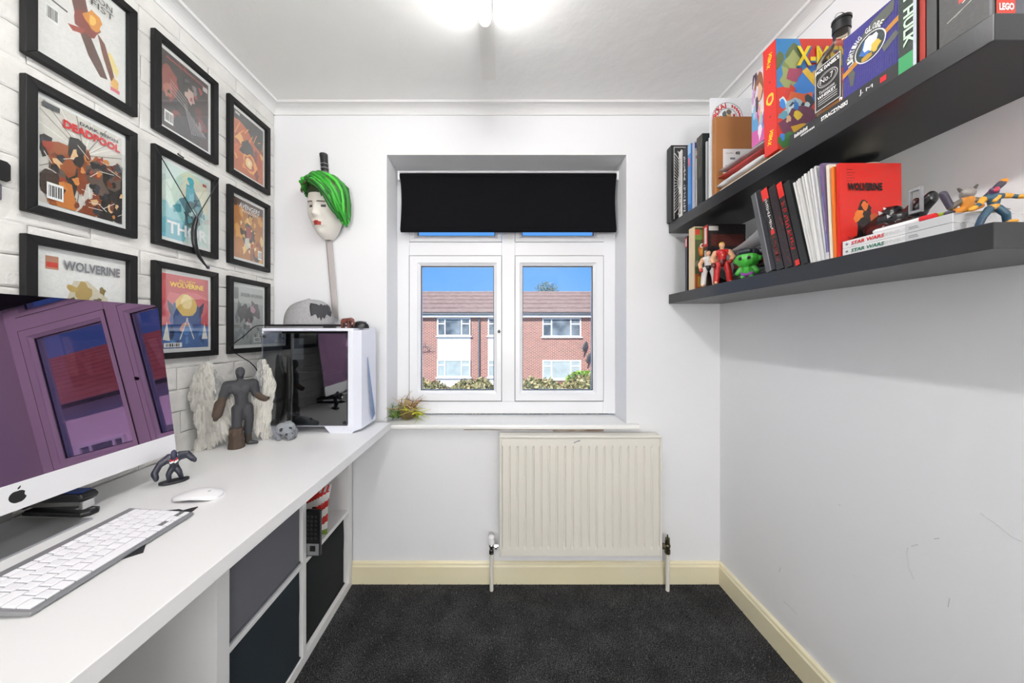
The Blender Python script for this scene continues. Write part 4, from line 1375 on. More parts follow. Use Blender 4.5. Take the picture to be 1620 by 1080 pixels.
def wing(outline, rows_f, flip, nm='wing'):
    mb = MB()
    def zq(zx, zy):
        Y = 1.245 + .68 * uu(zx)
        return max(.002, CAM_Z - (550 + zy / 6 - 525) * Y / 502 - DZ)
    pts = [(uu(x), zq(x, y)) for x, y in outline]
    cx = sum(p[0] for p in pts) / len(pts); cz = sum(p[1] for p in pts) / len(pts)
    def depth(x, z): return .024 + .012 * abs(x) / .13
    n = len(pts)
    vs = [(x, depth(x, z), z) for x, z in pts] + [(x, depth(x, z) + .008, z) for x, z in pts]
    mb.add(vs, [tuple(range(n)), tuple(range(2 * n - 1, n - 1, -1))] + [(i, n + i, n + (i + 1) % n, (i + 1) % n) for i in range(n)], '#b4b2ae')
    rr = random.Random(flip + 5)
    def inside(x, z):
        c = False
        for i in range(n):
            (x0, z0), (x1, z1) = pts[i], pts[i - 1]
            if (z0 > z) != (z1 > z) and x < (x1 - x0) * (z - z0) / (z1 - z0) + x0:
                c = not c
        return c
    ztop, zbot = max(p[1] for p in pts), min(p[1] for p in pts)
    zc = zbot
    layer = 0
    while zc < ztop:
        k = (zc - zbot) / (ztop - zbot)
        L = .060 - .040 * k
        W = .0078 - .0026 * k
        xs = min(p[0] for p in pts)
        while xs < max(p[0] for p in pts):
            x0 = xs + rr.uniform(-.002, .002)
            if inside(x0, zc + L * .25):
                ang = (-.20 if flip > 0 else .20) * (x0 - cx) / .05 + rr.uniform(-.09, .09) + (.12 if flip < 0 else -.08)
                d = Vector((math.sin(ang), 0, -math.cos(ang)))
                s = Vector((math.cos(ang), 0, math.sin(ang)))
                o = Vector((x0, depth(x0, zc) - .0022 - .004 * k, zc + L * .45))
                g = rr.choice(['#cfccc6', '#d6d4ce', '#c6c3bd', '#cbc8c1', '#bebbb5']) if k < .55 else (rr.choice(['#8f9092', '#9c9c9c', '#b0afac', '#a4a4a4']) if abs(x0) < .075 else rr.choice(['#cfccc6', '#c4c2bc', '#d4d2cc', '#b9b7b2']))
                N = Vector((0, -1.5, 0))
                v = [o - s * W * .6, o + d * L * .55 - s * W, o + d * L, o + d * L * .55 + s * W, o + s * W * .6, o + N * .0024 , o + d * L * .6 + N * .0040, o + d * L * .95 + N * .0012]
                v = [Vector((q.x, q.y, max(.001, q.z))) for q in v]
                mb.add(v, [(0, 1, 6, 5), (1, 2, 7, 6), (2, 3, 6, 7), (3, 4, 5, 6)], g)
            xs += W * 1.35
        zc += L * .34
    mb.build(nm, MATTE, ws, smooth=False)
wing([(200, 130), (262, 150), (275, 190), (300, 260), (345, 300), (390, 330), (450, 420), (475, 450), (455, 520), (420, 640), (375, 780), (345, 860), (312, 890), (300, 850), (215, 985), (205, 970), (200, 900), (165, 975), (110, 1020), (92, 985), (140, 860), (130, 740), (100, 560), (66, 440), (75, 370), (110, 250), (150, 170)], None, -1)
wing([(720, 112), (765, 120), (810, 180), (835, 215), (850, 265), (890, 340), (895, 370), (865, 440), (855, 530), (830, 650), (828, 760), (856, 870), (835, 886), (800, 840), (785, 876), (750, 862), (712, 800), (680, 795), (640, 760), (614, 690), (640, 580), (630, 470), (650, 380), (660, 280), (690, 230), (688, 150)], None, 1)
# skull ornament
sk = thing('skull_ornament', 'small grey carnivore skull ornament beside the statue', 'ornament', (-.912, 1.335, DZ), (0, 0, .55))
S1, S2 = '#8e9298', '#7b7f86'
caps = [((-.012, .014, .034), .022, (.010, .010, .036), .021, S1), ((0, .0, .030), .019, (.012, -.022, .022), .015, S1), ((.012, -.022, .022), .014, (.016, -.034, .016), .012, S2),
        ((-.030, .004, .020), .009, (-.020, -.014, .008), .008, S2), ((.030, .008, .024), .008, (.028, -.016, .012), .008, S2), ((.0, .026, .050), .007, (.012, .024, .052), .006, S1),
        ((-.034, .010, .010), .009, (-.018, .006, .018), .010, S1), ((.010, -.034, .006), .004, (.012, -.034, .014), .005, '#b8bcc0'), ((.022, -.032, .006), .004, (.022, -.032, .014), .005, '#b8bcc0')]
figure('skull', caps, MATTE, sk, .0018, 3)
mb = MB()
for c, r in (((-.012, -.010, .036), .007), ((.014, -.014, .038), .006), ((.004, -.036, .024), .0045), ((.020, -.037, .023), .004)):
    mb.sphere(c, r, 10, 6)
sk.scale = (1.15, 1.15, 1.15)
mb.build('sockets', mat('dark_socket', (52, 54, 58), .9), sk, smooth=True)

# ------------------------------------------------------------------ tower computer on the desk
pc = thing('computer_tower', 'white computer tower with dark glass side on the desk', 'computer', (-1.065, 1.40, DZ))
PL, PD_, PHh = .405, .168, .465
PCW = mat('white_steel', (226, 229, 240), .35)
mb = MB()
mb.box((0, .004, .452), (PL, PD_, PHh)).box((0, PD_ - .006, .03), (PL, PD_, .452)).box((0, .004, .03), (PL, PD_ - .006, .036)).box((0, .004, .036), (.006, PD_ - .006, .452))
mb.build('case', PCW, pc, bevel=.002)
# front panel, slightly raked, towards the window
mb = MB()
mb.prism([(.381, .002, .02), (.403, .002, .006), (.430, .030, .012), (.446, PD_ - .02, .020), (.440, PD_, .024), (.381, PD_, .024)], (0, 0, .445))
mb.build('front_panel', PCW, pc, bevel=.002, fix=True)
mb = MB()
mb.prism([(.4385, .070, .330), (.4485, .128, .055), (.4475, .098, .035), (.4425, .072, .25)], (.0035, -.001, 0))
mb.build('front_crease', mat('blue_grey_plastic', (120, 140, 176), .4), pc, fix=True)
mb = MB()
mb.prism([(.02, .006, 0), (.10, .006, 0), (.085, .006, .03), (.02, .006, .03)], (0, .15, 0)).prism([(.30, .006, 0), (.40, .006, 0), (.40, .006, .03), (.275, .006, .03)], (0, .15, 0))
mb.build('feet', PCW, pc, fix=True)
INN = mat('dark_interior', (16, 18, 22), .6)
MB().box((.008, .120, .036), (.379, .124, .450)).build('motherboard_tray', INN, pc)
MB().box((.008, .020, .036), (.379, .118, .130)).build('power_supply_cover', mat('dark_steel', (26, 28, 32), .45), pc)
MB().box((.190, .020, .045), (.33, .0195, .100)).build('drive', mat('teal_black', (14, 30, 38), .3), pc, bevel=.0)
MB().box((.10, .055, .225), (.37, .105, .262)).build('graphics_card', mat('card_black', (28, 29, 32), .4), pc, bevel=.004)
MB().box((.08, .100, .275), (.11, .118, .42)).build('cooler', mat('cooler_grey', (40, 42, 46), .5), pc, bevel=.003)
for k in range(3):
    x = .335
    z = .30 - k * .125 + .09
    MB().cyl((.376, .062, .10 + .12 * k + .06), (.352, .062, .10 + .12 * k + .06), .052, n=24).build('fan', mat('fan_black', (22, 22, 24), .5), pc, smooth=True)
MB().box((.128, .015, .325), (.177, .017, .420)).build('white_label', mat('white_sticker', (226, 226, 226), .6), pc)
text('lettering', 'RM650', (.13, .0185, .082), (1, 0, 0), (0, 0, 1), .018, INKW, pc, width=.062, thick=.001)
text('lettering', '8', (.062, .006, .418), (1, 0, 0), (0, 0, 1), .022, INKW, pc, thick=.001)
text('lettering', '&', (.078, .006, .414), (1, 0, 0), (0, 0, 1), .012, INKW, pc, thick=.001)
MB().box((.002, 0, .034), (.379, .003, .442)).build('glass_panel', glass_mat('smoked_glass', (186, 190, 196), .14), pc)
for x in (.014, .367):
    for z in (.048, .428):
        MB().cyl((x, -.003, z), (x, .001, z), .0065, n=12).build('thumb_screw', mat('black_chrome', (60, 62, 70), .25, .8), pc, smooth=True)

TZ = DZ + PHh
lp = thing('closed_laptop', 'thin dark closed laptop lying on the white computer tower', 'laptop', (-1.07, 1.43, TZ + .001))
MB().box((0, 0, 0), (.26, .12, .008)).build('base', mat('grey_metal_base', (150, 150, 152), .4, .6), lp, bevel=.002)
mb = MB(); mb.prism([(.02, 0, .0085), (.345, -.005, .0085), (.352, 0, .0085), (.352, .12, .0085), (.02, .125, .0085)], (0, 0, .008)); mb.build('lid', BLACKP, lp, bevel=.002, fix=True)
# cap
cpz = TZ + .018
bc = thing('baseball_cap', 'grey baseball cap with a black bat emblem on the tower', 'cap', (-.915, 1.500, cpz))
GREYC = mat('grey_marl_fabric', (168, 168, 170), .95, bump=(300, .4), var=(120, .5, (140, 140, 144)))
def cap_pt(th, ph, k=1.0):
    r = .112 * k
    sx = math.cos(ph) ** .62
    return Vector((r * 1.0 * sx * math.cos(th), r * .62 * sx * math.sin(th), .118 * k * math.sin(ph) ** .9 * (1 - .10 * math.cos(th) * -1 * (1 if math.cos(th) < 0 else 0))))
mb = MB()
NT, NP = 36, 12
vs = [cap_pt(2 * math.pi * i / NT, math.pi / 2 * j / NP, 1 - (.012 if i % 6 == 0 else 0)) for j in range(NP + 1) for i in range(NT)]
mb.add(vs, [(j * NT + i, j * NT + (i + 1) % NT, (j + 1) * NT + (i + 1) % NT, (j + 1) * NT + i) for j in range(NP) for i in range(NT)])
crown = mb.build('crown', GREYC, bc, smooth='all')
MB().sphere((0, 0, .118), (.008, .008, .005), 12, 6).build('button', GREYC, bc, smooth=True)
mb = MB()
for k in range(2):
    pts = []
    for i in range(13):
        a = math.radians(-20 - 15 + i * 6)
        pts.append(a)
mb = MB()
pk = []
for i in range(15):
    a = -.75 + 1.5 * i / 14
    pk.append((.10 * math.cos(a) + .085 * math.cos(a), .068 * math.sin(a) * 1.0, .006 - .010 * (abs(a) / .75) ** 2 * 0))
inn = [(.095 * math.cos(-.75 + 1.5 * i / 14), .060 * math.sin(-.75 + 1.5 * i / 14), .006) for i in range(15)]
mb.add([Vector(p) for p in pk] + [Vector(p) for p in inn] + [Vector(p) + Vector((0, 0, .004)) for p in pk] + [Vector(p) + Vector((0, 0, .004)) for p in inn],
       [(i, i + 1, 15 + i + 1, 15 + i) for i in range(14)] + [(30 + i, 45 + i, 45 + i + 1, 30 + i + 1) for i in range(14)] + [(i, 30 + i, 30 + i + 1, i + 1) for i in range(14)])
# emblem drawn on the crown front
bat = [(-1, .55), (-.92, .80), (-.70, .78), (-.35, .72), (-.12, .62), (-.10, .78), (0, .70), (.10, .78), (.12, .62), (.35, .72), (.70, .78), (.92, .80), (1, .55), (.95, .10), (.86, -.25), (.62, -.05), (.42, -.12), (.32, -.42), (.12, -.30), (0, -.62), (-.12, -.30), (-.32, -.42), (-.42, -.12), (-.62, -.05), (-.86, -.25), (-.95, .10)]
def on_cap(u, v, k):
    # point of the crown seen at lateral offset and height from the room
    lat, z = (.048 + u * .046), min(.112, max(.006, .050 + v * .058))
    ph = math.asin(min(1, z / .118) ** (1 / .9))
    best, bp = 1e9, None
    for q in range(161):
        th = math.radians(-150 + q)
        p = cap_pt(th, ph, k)
        d = abs(p.x * .854 + p.y * .52 - lat)
        if d < best:
            best, bp = d, p
    return bp
for nm, k, s, mm in (('emblem_edge', 1.012, 1.0, BLACKP), ('emblem', 1.020, .88, mat('charcoal_patch', (58, 58, 62), .8))):
    mb = MB()
    me_pts = [on_cap(u * s, v * s + (.02 if s < 1 else 0), k) for u, v in bat]
    c = on_cap(0, .2, k)
    ring = []
    N = len(bat)
    vs = [c]
    for f in (.35, .7, 1.0):
        for (u, v) in bat:
            vs.append(on_cap(u * s * f, .2 + (v * s - .2) * f, k))
    fs = [(0, 1 + i, 1 + (i + 1) % N) for i in range(N)]
    for r in range(2):
        fs += [(1 + r * N + i, 1 + (r + 1) * N + i, 1 + (r + 1) * N + (i + 1) % N, 1 + r * N + (i + 1) % N) for i in range(N)]
    mb.add(vs, fs)
    mb.build(nm, mm, bc)
# carved elephant
el = thing('carved_elephant', 'small reddish brown carved elephant on the tower', 'ornament', (-.700, 1.43, TZ + .0005), (0, 0, -.1))
E, E2c = '#6e3a30', '#5c2e26'
caps = [((-.016, 0, .032), .0125, (.010, 0, .034), .0120, E), ((.018, 0, .038), .010, (.024, 0, .036), .009, E), ((.028, 0, .032), .006, (.032, 0, .020), .0045, E), ((.032, 0, .020), .0045, (.031, 0, .008), .0035, E2c)]
for x in (-.020, .010):
    for y in (-.007, .007):
        caps.append(((x, y, .026), .0068, (x, y, .005), .0056, E2c))
caps += [((.014, -.010, .040), .0065, (.013, -.011, .032), .006, E2c), ((.014, .010, .040), .0065, (.013, .011, .032), .006, E2c), ((-.028, 0, .034), .002, (-.030, 0, .018), .0018, E2c)]
figure('body', caps, mat('polished_wood', attr=True, rough=.3), el, .0014, 2)
# dark mouse
bm = thing('black_mouse', 'rounded black computer mouse on the corner of the tower', 'mouse', (-.650, 1.480, TZ + .0005), (0, 0, .2))
mb = MB(); mb.sphere((0, 0, .002), (.040, .026, .032), 24, 14); mb.v = [(x, y, max(z, 0)) for x, y, z in mb.v]; mb.build('shell', BLACKP, bm, smooth='all')
MB().cyl((.022, -.003, .026), (.022, .003, .026), .006, n=12).build('wheel', GREYP, bm, smooth=True)
bm.location.x = -.664
# cable
cb = catmull([(-.975, 1.425, TZ + .011), (-1.06, 1.400, TZ + .012), (-1.085, 1.385, TZ + .004), (-1.11, 1.365, 1.275), (-1.140, 1.340, 1.236), (-1.142, 1.335, 1.215), (-1.13, 1.385, 1.175), (-1.12, 1.415, 1.150), (-1.10, 1.43, 1.10), (-1.09, 1.46, .95), (-1.09, 1.48, DZ + .004)], 8)
tag(MB().tube(cb, .0022, 6).build('power_cable', BLACKP, smooth=True), 'thin black cable drooping down the wall from the laptop', 'cable')

# ------------------------------------------------------------------ sword and face mask on the wall
sw = thing('sword', 'sword with steel blade and black wrapped grip on the wall', 'sword', (-.895, BY - .012, 1.33))
def wp(px, py, d=0.0): # on the back wall, local to the sword
    Y = BY - .012 - d
    return Vector(((px - 795) * Y / 502 + .895, -d, CAM_Z - (py - 525) * Y / 502 - 1.33))
a, b = wp(519, 365), wp(531, 507)
ax = (b - a).normalized(); sd = Vector((ax.z, 0, -ax.x))
mb = MB(); w = .0175
a0 = wp(512.5, 290)
N_ = Vector((0, -1, 0))
tip = b + sd * w * .9
mb.add([a0 - sd * w, a0 + sd * w, tip - ax * .035, b - sd * w, a0 + sd * w * .35 + N_ * .006, b + sd * w * .35 + N_ * .006 - ax * .02, a0 - sd * w + N_ * .004, b - sd * w + N_ * .004],
       [(6, 7, 5, 4), (4, 5, 2, 1), (0, 3, 7, 6), (0, 1, 2, 3), (0, 6, 4, 1), (3, 2, 5, 7)])
mb.build('blade', mat('polished_steel', (196, 190, 190), .32, .55), sw, fix=True)
h0, h1 = wp(512, 246), wp(515, 282)
mb = MB().cyl(h0, h1 + (h1 - h0) * .35, .0185, .0165, 14)
grip = mb.build('grip', mat('black_grip', (26, 27, 29), .5), sw, smooth=True)
for k in range(4):
    c = h0 + (h1 - h0) * (.40 + .18 * k); d = (h1 - h0).normalized()
    MB().cyl(c - d * .0016, c + d * .0016, .0195, n=14).build('band', mat('grey_band', (150, 150, 152), .4, .5), grip, smooth=True)
MB().cyl(h0 - (h1 - h0).normalized() * .006, h0 + (h1 - h0).normalized() * .006, .0195, n=14).build('pommel', mat('dark_pommel', (60, 62, 64), .4, .6), sw, smooth=True)

mk = thing('face_mask', 'pale face mask with wavy green hair hung over the sword', 'mask', (-.885, BY - .030, 1.905), (.20, .06, -.20))
# face: displaced shell, x right, z up, -y out
NU, NV = 44, 52
def face(u, v):
    # u -1..1, v -1..1
    wv = .086 * (1 - .10 * max(0, v)) * math.sqrt(max(0, 1 - (abs(v) ** 2.3) * .92)) * (1 - .22 * max(0, -v) ** 1.5)
    x = wv * math.sin(u * math.pi / 2)
    d = .085 * math.cos(u * math.pi / 2) ** .8 * (1 - abs(v) ** 3 * .55)
    X = x / .086
    # nose
    d += .022 * math.exp(-(X / .14) ** 2) * (math.exp(-((v + .16) / .10) ** 2) + .55 * math.exp(-((v - .02) / .14) ** 2))
    d += .007 * (math.exp(-((X - .13) / .09) ** 2) + math.exp(-((X + .13) / .09) ** 2)) * math.exp(-((v + .19) / .06) ** 2)
    # eye sockets and brow
    for s in (-1, 1):
        d -= .014 * math.exp(-((X - s * .40) / .20) ** 2) * math.exp(-((v - .08) / .095) ** 2)
        d += .006 * math.exp(-((X - s * .40) / .12) ** 2) * math.exp(-((v - .07) / .045) ** 2)
        d += .006 * math.exp(-((X - s * .36) / .26) ** 2) * math.exp(-((v - .23) / .06) ** 2)
        d += .007 * math.exp(-((X - s * .55) / .22) ** 2) * math.exp(-((v + .18) / .14) ** 2)
    # lips and chin
    d += .009 * math.exp(-(X / .32) ** 2) * (math.exp(-((v + .42) / .040) ** 2) + math.exp(-((v + .52) / .045) ** 2))
    d -= .004 * math.exp(-(X / .36) ** 2) * math.exp(-((v + .468) / .016) ** 2)
    d += .012 * math.exp(-(X / .30) ** 2) * math.exp(-((v + .78) / .12) ** 2)
    for k in range(3):
        d -= .0016 * math.exp(-((v - .40 - .07 * k) / .012) ** 2) * (abs(X) < .6)
    return Vector((x, -d, .145 * v))
mb = MB()
vs = [face(-1 + 2 * i / NU, -1 + 2 * j / NV) for j in range(NV + 1) for i in range(NU + 1)]
mb.v = vs
for j in range(NV):
    for i in range(NU):
        u, v = -1 + 2 * (i + .5) / NU, -1 + 2 * (j + .5) / NV
        X = math.sin(u * math.pi / 2)
        c = '#e2ded6'
        if abs(X) < .30 and ((v + .47) / .075) ** 2 + (X / .34) ** 2 < 1: c = '#b5453f'
        for s in (-1, 1):
            if ((X - s * .40) / .17) ** 2 + ((v - .075) / .032) ** 2 < 1: c = '#4a4644'
            if ((X - s * .38) / .22) ** 2 + ((v - .215 + .03 * abs(X - s * .38)) / .020) ** 2 < 1: c = '#6f675e'
        mb.f.append((j * (NU + 1) + i, j * (NU + 1) + i + 1, (j + 1) * (NU + 1) + i + 1, (j + 1) * (NU + 1) + i)); mb.c.append(lin(c)); mb.m.append(0)
mb.build('face', mat('mask_vinyl', attr=True, rough=.45), mk, smooth='all')
# hair: thick wavy locks swept from a side parting, longest on the right
hr = MB()
r_ = random.Random(11)
def hsh(d, lift):
    d = d.normalized()
    if d.z < 0:
        h_ = max(1e-6, math.hypot(d.x, d.y)); k_ = math.sqrt(max(.1, 1 - (.55 * d.z) ** 2)) / h_
        return Vector((.012 + (.102 + lift) * d.x * k_, -.020 + (.086 + lift) * d.y * k_, .070 + (.082 + lift) * d.z * 2.1))
    return Vector((.012 + (.102 + lift) * d.x, -.020 + (.086 + lift) * d.y, .070 + (.082 + lift) * d.z))
for k in range(150):
    st_ = Vector((-.50 + r_.uniform(-.16, .16), -.55 + r_.uniform(-.35, .65), .85))
    if r_.random() < .80:
        az = r_.random() ** 1.1 * 1.25 - .15
        en = Vector((math.cos(az), -math.sin(az), -1.0 + 1.05 * max(0, az) + r_.uniform(-.25, .45)))
    else:
        az = r_.uniform(0, .9)
        en = Vector((-math.cos(az), -math.sin(az), .02 + .55 * az + r_.uniform(-.1, .15)))
    lift = r_.uniform(-.004, .014)
    n = 16
    path = []
    ph = r_.uniform(0, 6.28)
    for i in range(n + 1):
        s_ = i / n
        p = hsh(st_.normalized().lerp(en.normalized(), s_) + Vector((0, 0, .10 * math.sin(math.pi * s_))), lift + .006 * math.sin(math.pi * s_))
        wgt = min(1, 2.2 * s_)
        p += Vector((.0045 * math.sin(12 * s_ + ph), -.006 * math.sin(13 * s_ + ph * 1.7), .005 * math.cos(12 * s_ + ph))) * wgt
        path.append(p)
    rad_ = [.0078 * (.30 + .85 * math.sin(math.pi * min(1, (i + 1.2) / (n + 1.6)))) for i in range(n + 1)]
    g = r_.choice(['#2b8a28', '#36a82f', '#1f6a20', '#48c03c', '#245a22', '#4a4a26', '#55502c', '#2f962a'])
    hr.tube(path, rad_, 6, g)
hr.sphere((.004, -.022, .090), (.080, .060, .058), 22, 14, '#2a3a20')
o = hr.build('hair', mat('green_vinyl_hair', attr=True, rough=.5), mk, smooth='all'); o['kind'] = 'stuff'

# ------------------------------------------------------------------ dried plant on the sill
ap = thing('dried_plant', 'tangle of green and straw coloured leaves on the window sill', 'plant', (-.512, 1.712, SZ + .001))
def blades(name, n, seed, base, spread, L, cols, w, lean):
    r = random.Random(seed)
    mb = MB()
    for k in range(n):
        p0 = Vector((base[0] + r.uniform(-1, 1) * spread[0], base[1] + r.uniform(-1, 1) * spread[1], base[2] + r.uniform(0, 1) * spread[2]))
        d = Vector((r.uniform(-1, 1) + lean[0], r.uniform(-.8, .5) + lean[1], r.uniform(.2, 1) + lean[2])).normalized()
        l = r.uniform(*L)
        c2 = Vector((r.uniform(-1, 1), r.uniform(-1, .4), r.uniform(-.8, .4))) * l * .45
        pts = [p0, p0 + d * l * .5, p0 + d * l + c2]
        pts = [Vector((max(-.082, p.x), min(p.y, .06), max(p.z, .003))) for p in catmull(pts, 4)]
        mb.tube(pts, [w * (1 - .85 * i / (len(pts) - 1)) for i in range(len(pts))], 5, r.choice(cols))
    o = mb.build(name, mat('plant_fibre', attr=True, rough=.7), ap, smooth='all')
    o['kind'] = 'stuff'
blades('green_leaves', 34, 1, (-.045, -.01, .01), (.025, .03, .03), (.05, .10), ['#6d8a3c', '#4f6c30', '#88a450', '#3d5526'], .0035, (-.5, 0, .1))
blades('straw_leaves', 70, 2, (.0, .0, .03), (.04, .03, .05), (.05, .10), ['#b98f62', '#cfa878', '#9c7448', '#d9bc92', '#7c5a3a', '#e2d2b4'], .0026, (.2, 0, .1))
blades('yellow_leaves', 40, 3, (.03, -.01, .012), (.035, .03, .05), (.04, .085), ['#c9c832', '#b4b83a', '#d6d24a', '#9aa83a'], .0036, (.4, 0, -.25))
mb = MB(); mb.sphere((-.002, 0, .040), (.055, .042, .040), 18, 10, '#8a7a44'); mb.build('root_ball', mat('root_fibre', (120, 104, 58), .9, bump=(90, 1.0), var=(40, .8, (88, 70, 44))), ap, smooth=True)

# ------------------------------------------------------------------ shelves
SX = .855
SY0, SY1 = .5517, 1.632
Z1a, Z1b = 1.435, 1.482
Z2a, Z2b = 1.797, 1.845
def shelf(label, z0, z1):
    t = thing('wall_shelf', label, 'shelf', (SX, SY0, z0))
    MB().box((0, 0, 0), (RX - SX, SY1 - SY0, z1 - z0)).build('board', SHELFB, t, bevel=.0015)
shelf('upper thick black floating shelf on the right wall', Z2a, Z2b)
shelf('lower thick black floating shelf on the right wall', Z1a, Z1b)

RS, US = Vector((0, -1, 0)), Vector((0, 0, 1))     # reading directions on a spine facing the room
RF = Vector((1, 0, 0))                               # on a cover facing the camera
def cmat(c, rough=.4):
    k = 'cover_' + (c if isinstance(c, str) else '%d_%d_%d' % c).replace('#', '') + ('' if rough == .4 else '_m')
    return mat(k, c, rough)
def book(label, y_near, thick, x, z, height, depth, cover, spine=None, page='pages', lean=0.0, name='book', cat='book', group='books on the upper shelf', soft=False):
    """upright book: spine faces the room (-x), near cover faces the camera (-y); lean>0 tips the top away"""
    t = thing(name, label, cat, (x, y_near + thick, z), (-lean, 0, 0), group)
    k = .0009 if soft else .0024
    m = cmat(cover)
    mb = MB()
    mb.box((0, -thick, 0), (depth, -thick + k, height)).box((0, -k, 0), (depth, 0, height)).box((0, -thick + k, 0), (k, -k, height))
    mb.build('cover', m, t)
    e = 0 if soft else .004
    MB().box((k, -thick + k, e), (depth - e - .001, -k, height - e)).build('pages', PAGES, t)
    if spine:
        MB().box((-.0006, -thick, 0), (-.0001, 0, height)).build('spine_strip', cmat(spine), t)
    t['th'] = thick
    return t
def spine_text(t, s, frac, length, h, m, down=True):
    th = t['th']
    # text runs down the spine: reading right = -z, up = -y... seen from the room
    text('spine_lettering', s, (-.0008, -th / 2, frac), (0, 0, -1), (0, -1, 0), h, m, t, width=length, thick=.0003)
def spine_marks(t, frac, length, h, m, seed):
    # lettering too small to read: a row of short strokes running down the spine
    r = random.Random(seed)
    mb = MB()
    z, yc = frac + length / 2, -t['th'] / 2
    while z > frac - length / 2:
        w = r.uniform(.35, .75) * h
        a, b = sorted((r.choice((-.5, -.5, -.2)) * h, r.choice((.5, .5, .2)) * h))
        mb.box((-.0012, yc + a, z - w), (-.0007, yc + b, z - w * .45))
        mb.box((-.0012, yc + r.choice((a, b - h * .3)), z - w * 1.0), (-.0007, yc + r.choice((a, b - h * .3)) + h * .3, z))
        z -= w + h * (.25 if r.random() > .12 else .7)
    mb.build('spine_lettering', m, t)
def face_art(t, u, w, h, base, seed, v=0.0):
    th = t['th']
    return Art((u, -th - .0004, v), RF, US, w, h, base, seed)
def spine_art(t, h, base, seed, v=0.0, w=None):
    th = t['th']
    return Art((-.0009, 0, v), RS, US, w or th, h, base, seed)

# ---- upper shelf, from the window end towards the camera
b = book('large black book with white sunburst lines beside the window wall', 1.585, .042, .843, Z2b, .378, .262, '#17181c')
a = face_art(b, .012, .225, .36, '#141416', 1, .009)
for k in range(60):
    an = 2 * math.pi * k / 60
    a.mb.quad([a.P(min(max(.5 + r * math.cos(an + d), 0), 1), min(max(.5 + r * .62 * math.sin(an + d), 0), 1)) for r, d in ((.42, -.012), (.82, -.012), (.82, .012), (.42, .012))], '#d8d8d8')
a.k += 1
for q in range(48):
    a0, a1 = 2 * math.pi * q / 48, 2 * math.pi * (q + 1) / 48
    a.mb.quad([a.P(.5 + r * math.cos(x), .5 + r * .62 * math.sin(x)) for r, x in ((.40, a0), (.40, a1), (.42, a1), (.42, a0))], '#d8d8d8')
a.rect(0, 0, .015, 1, '#d0d0d0').rect(0, .99, 1, 1, '#d0d0d0')
a.build('cover_print', b)
b = book('thin white paperback with black spine lettering next to the sunburst book', 1.530, .022, .862, Z2b, .322, .200, '#e2e0dc')
spine_marks(b, .07, .09, .010, INK, 1); spine_marks(b, .22, .13, .007, INKGREY, 2)
b = book('black book with white spine lettering between white and blue spines', 1.490, .036, .866, Z2b, .318, .190, '#1c1c28')
spine_marks(b, .15, .26, .015, INKW, 3); spine_marks(b, .19, .08, .008, INKW, 4)
b = book('bright blue paperback on the upper shelf', 1.462, .024, .868, Z2b, .315, .170, '#3f82c8')
a = spine_art(b, .315, '#4d8fd4', 3); a.rect(0, .86, 1, 1, '#9cc4ea').rect(.2, .68, .8, .80, '#d2606a').rect(0, 0, 1, .12, '#2f6aae').build('spine_print', b)
b = book('pale comic annual with blue and red title beside the blue paperback', 1.440, .018, .872, Z2b, .310, .170, '#b9bccb')
a = face_art(b, .0, .17, .31, '#c2c4d2', 4); a.rect(0, .90, 1, .98, '#3a3f86').scatter(9, (.05, .3, .6, .85), (.05, .12), ['#b85a50', '#55586a', '#e0dcd4', '#8a92a8']).build('cover_print', b)
b = book('white and pink thin book against the thick black one', 1.414, .018, .874, Z2b, .262, .170, '#dedad6')
a = spine_art(b, .262, '#e6e2de', 5); a.rect(.55, .30, 1, .70, '#c8527a').rect(0, .86, 1, .92, '#a05038').build('spine_print', b)
b = book('thick black hardback standing tallest beside the brown folder', 1.368, .040, .862, Z2b, .302, .225, '#1d2021')
a = spine_art(b, .18, '#2c2b24', 6, .118); a.scatter(12, (0, 0, 1, 1), (.08, .25), ['#4c4a3a', '#3a3a30', '#5c5a48'], asp=.25).build('spine_print', b)
MB().box((.002, -.0406, .002), (.223, -.0402, .30)).build('cover_sheen', cmat('#20282a', .6), b)  # thin blue-black panel over the near cover
for i, (y, c, h) in enumerate(((1.340, '#b9babd', .250), (1.330, '#8f9196', .246), (1.321, '#d4d4d2', .255))):
    b = book(['light grey magazine behind the white printed card', 'mid grey magazine behind the white printed card', 'off white magazine behind the white printed card'][i], y, .007, .862, Z2b, h, .200, c, group='thin magazines on the upper shelf', soft=True, name='magazine', cat='magazine')
# white card with round red emblem
cd_ = thing('printed_card', 'white card with a round red lettered emblem', 'card', (.858, 1.312, Z2b), (0, 0, 0))
MB().box((0, 0, 0), (.20, .003, .412)).build('board', mat('white_card', (232, 236, 240), .6), cd_)
a = Art((0, -.0004, 0), RF, US, .20, .412, '#e6eaee', 3)
cx, cz, RR = .36, .80, .30
for q in range(40):
    a0, a1 = math.pi * 1.15 * q / 40 - .1, math.pi * 1.15 * (q + 1) / 40 - .1
    a.mb.quad([a.P(cx + r * math.cos(x), cz + r * .485 * math.sin(x)) for r, x in ((.19, a0), (.19, a1), (.20, a1), (.20, a0))], '#33363a')
    a.mb.quad([a.P(cx + r * math.cos(x), cz + r * .485 * math.sin(x)) for r, x in ((.31, a0), (.31, a1), (.318, a1), (.318, a0))], '#33363a')
a.k += 1
a.blob(cx + .03, cz + .02, .05, .05, '#c99a58', 0, .15).blob(cx + .03, cz + .06, .055, .025, '#6a6258', 0, .1).blob(cx - .06, cz + .0, .05, .06, '#5c6266', 0, .3).rect(cx + .11, cz, cx + .16, cz + .04, '#b0303a').rect(cx - .17, cz - .02, cx - .12, cz + .02, '#b0303a')
a.build('card_print', cd_)
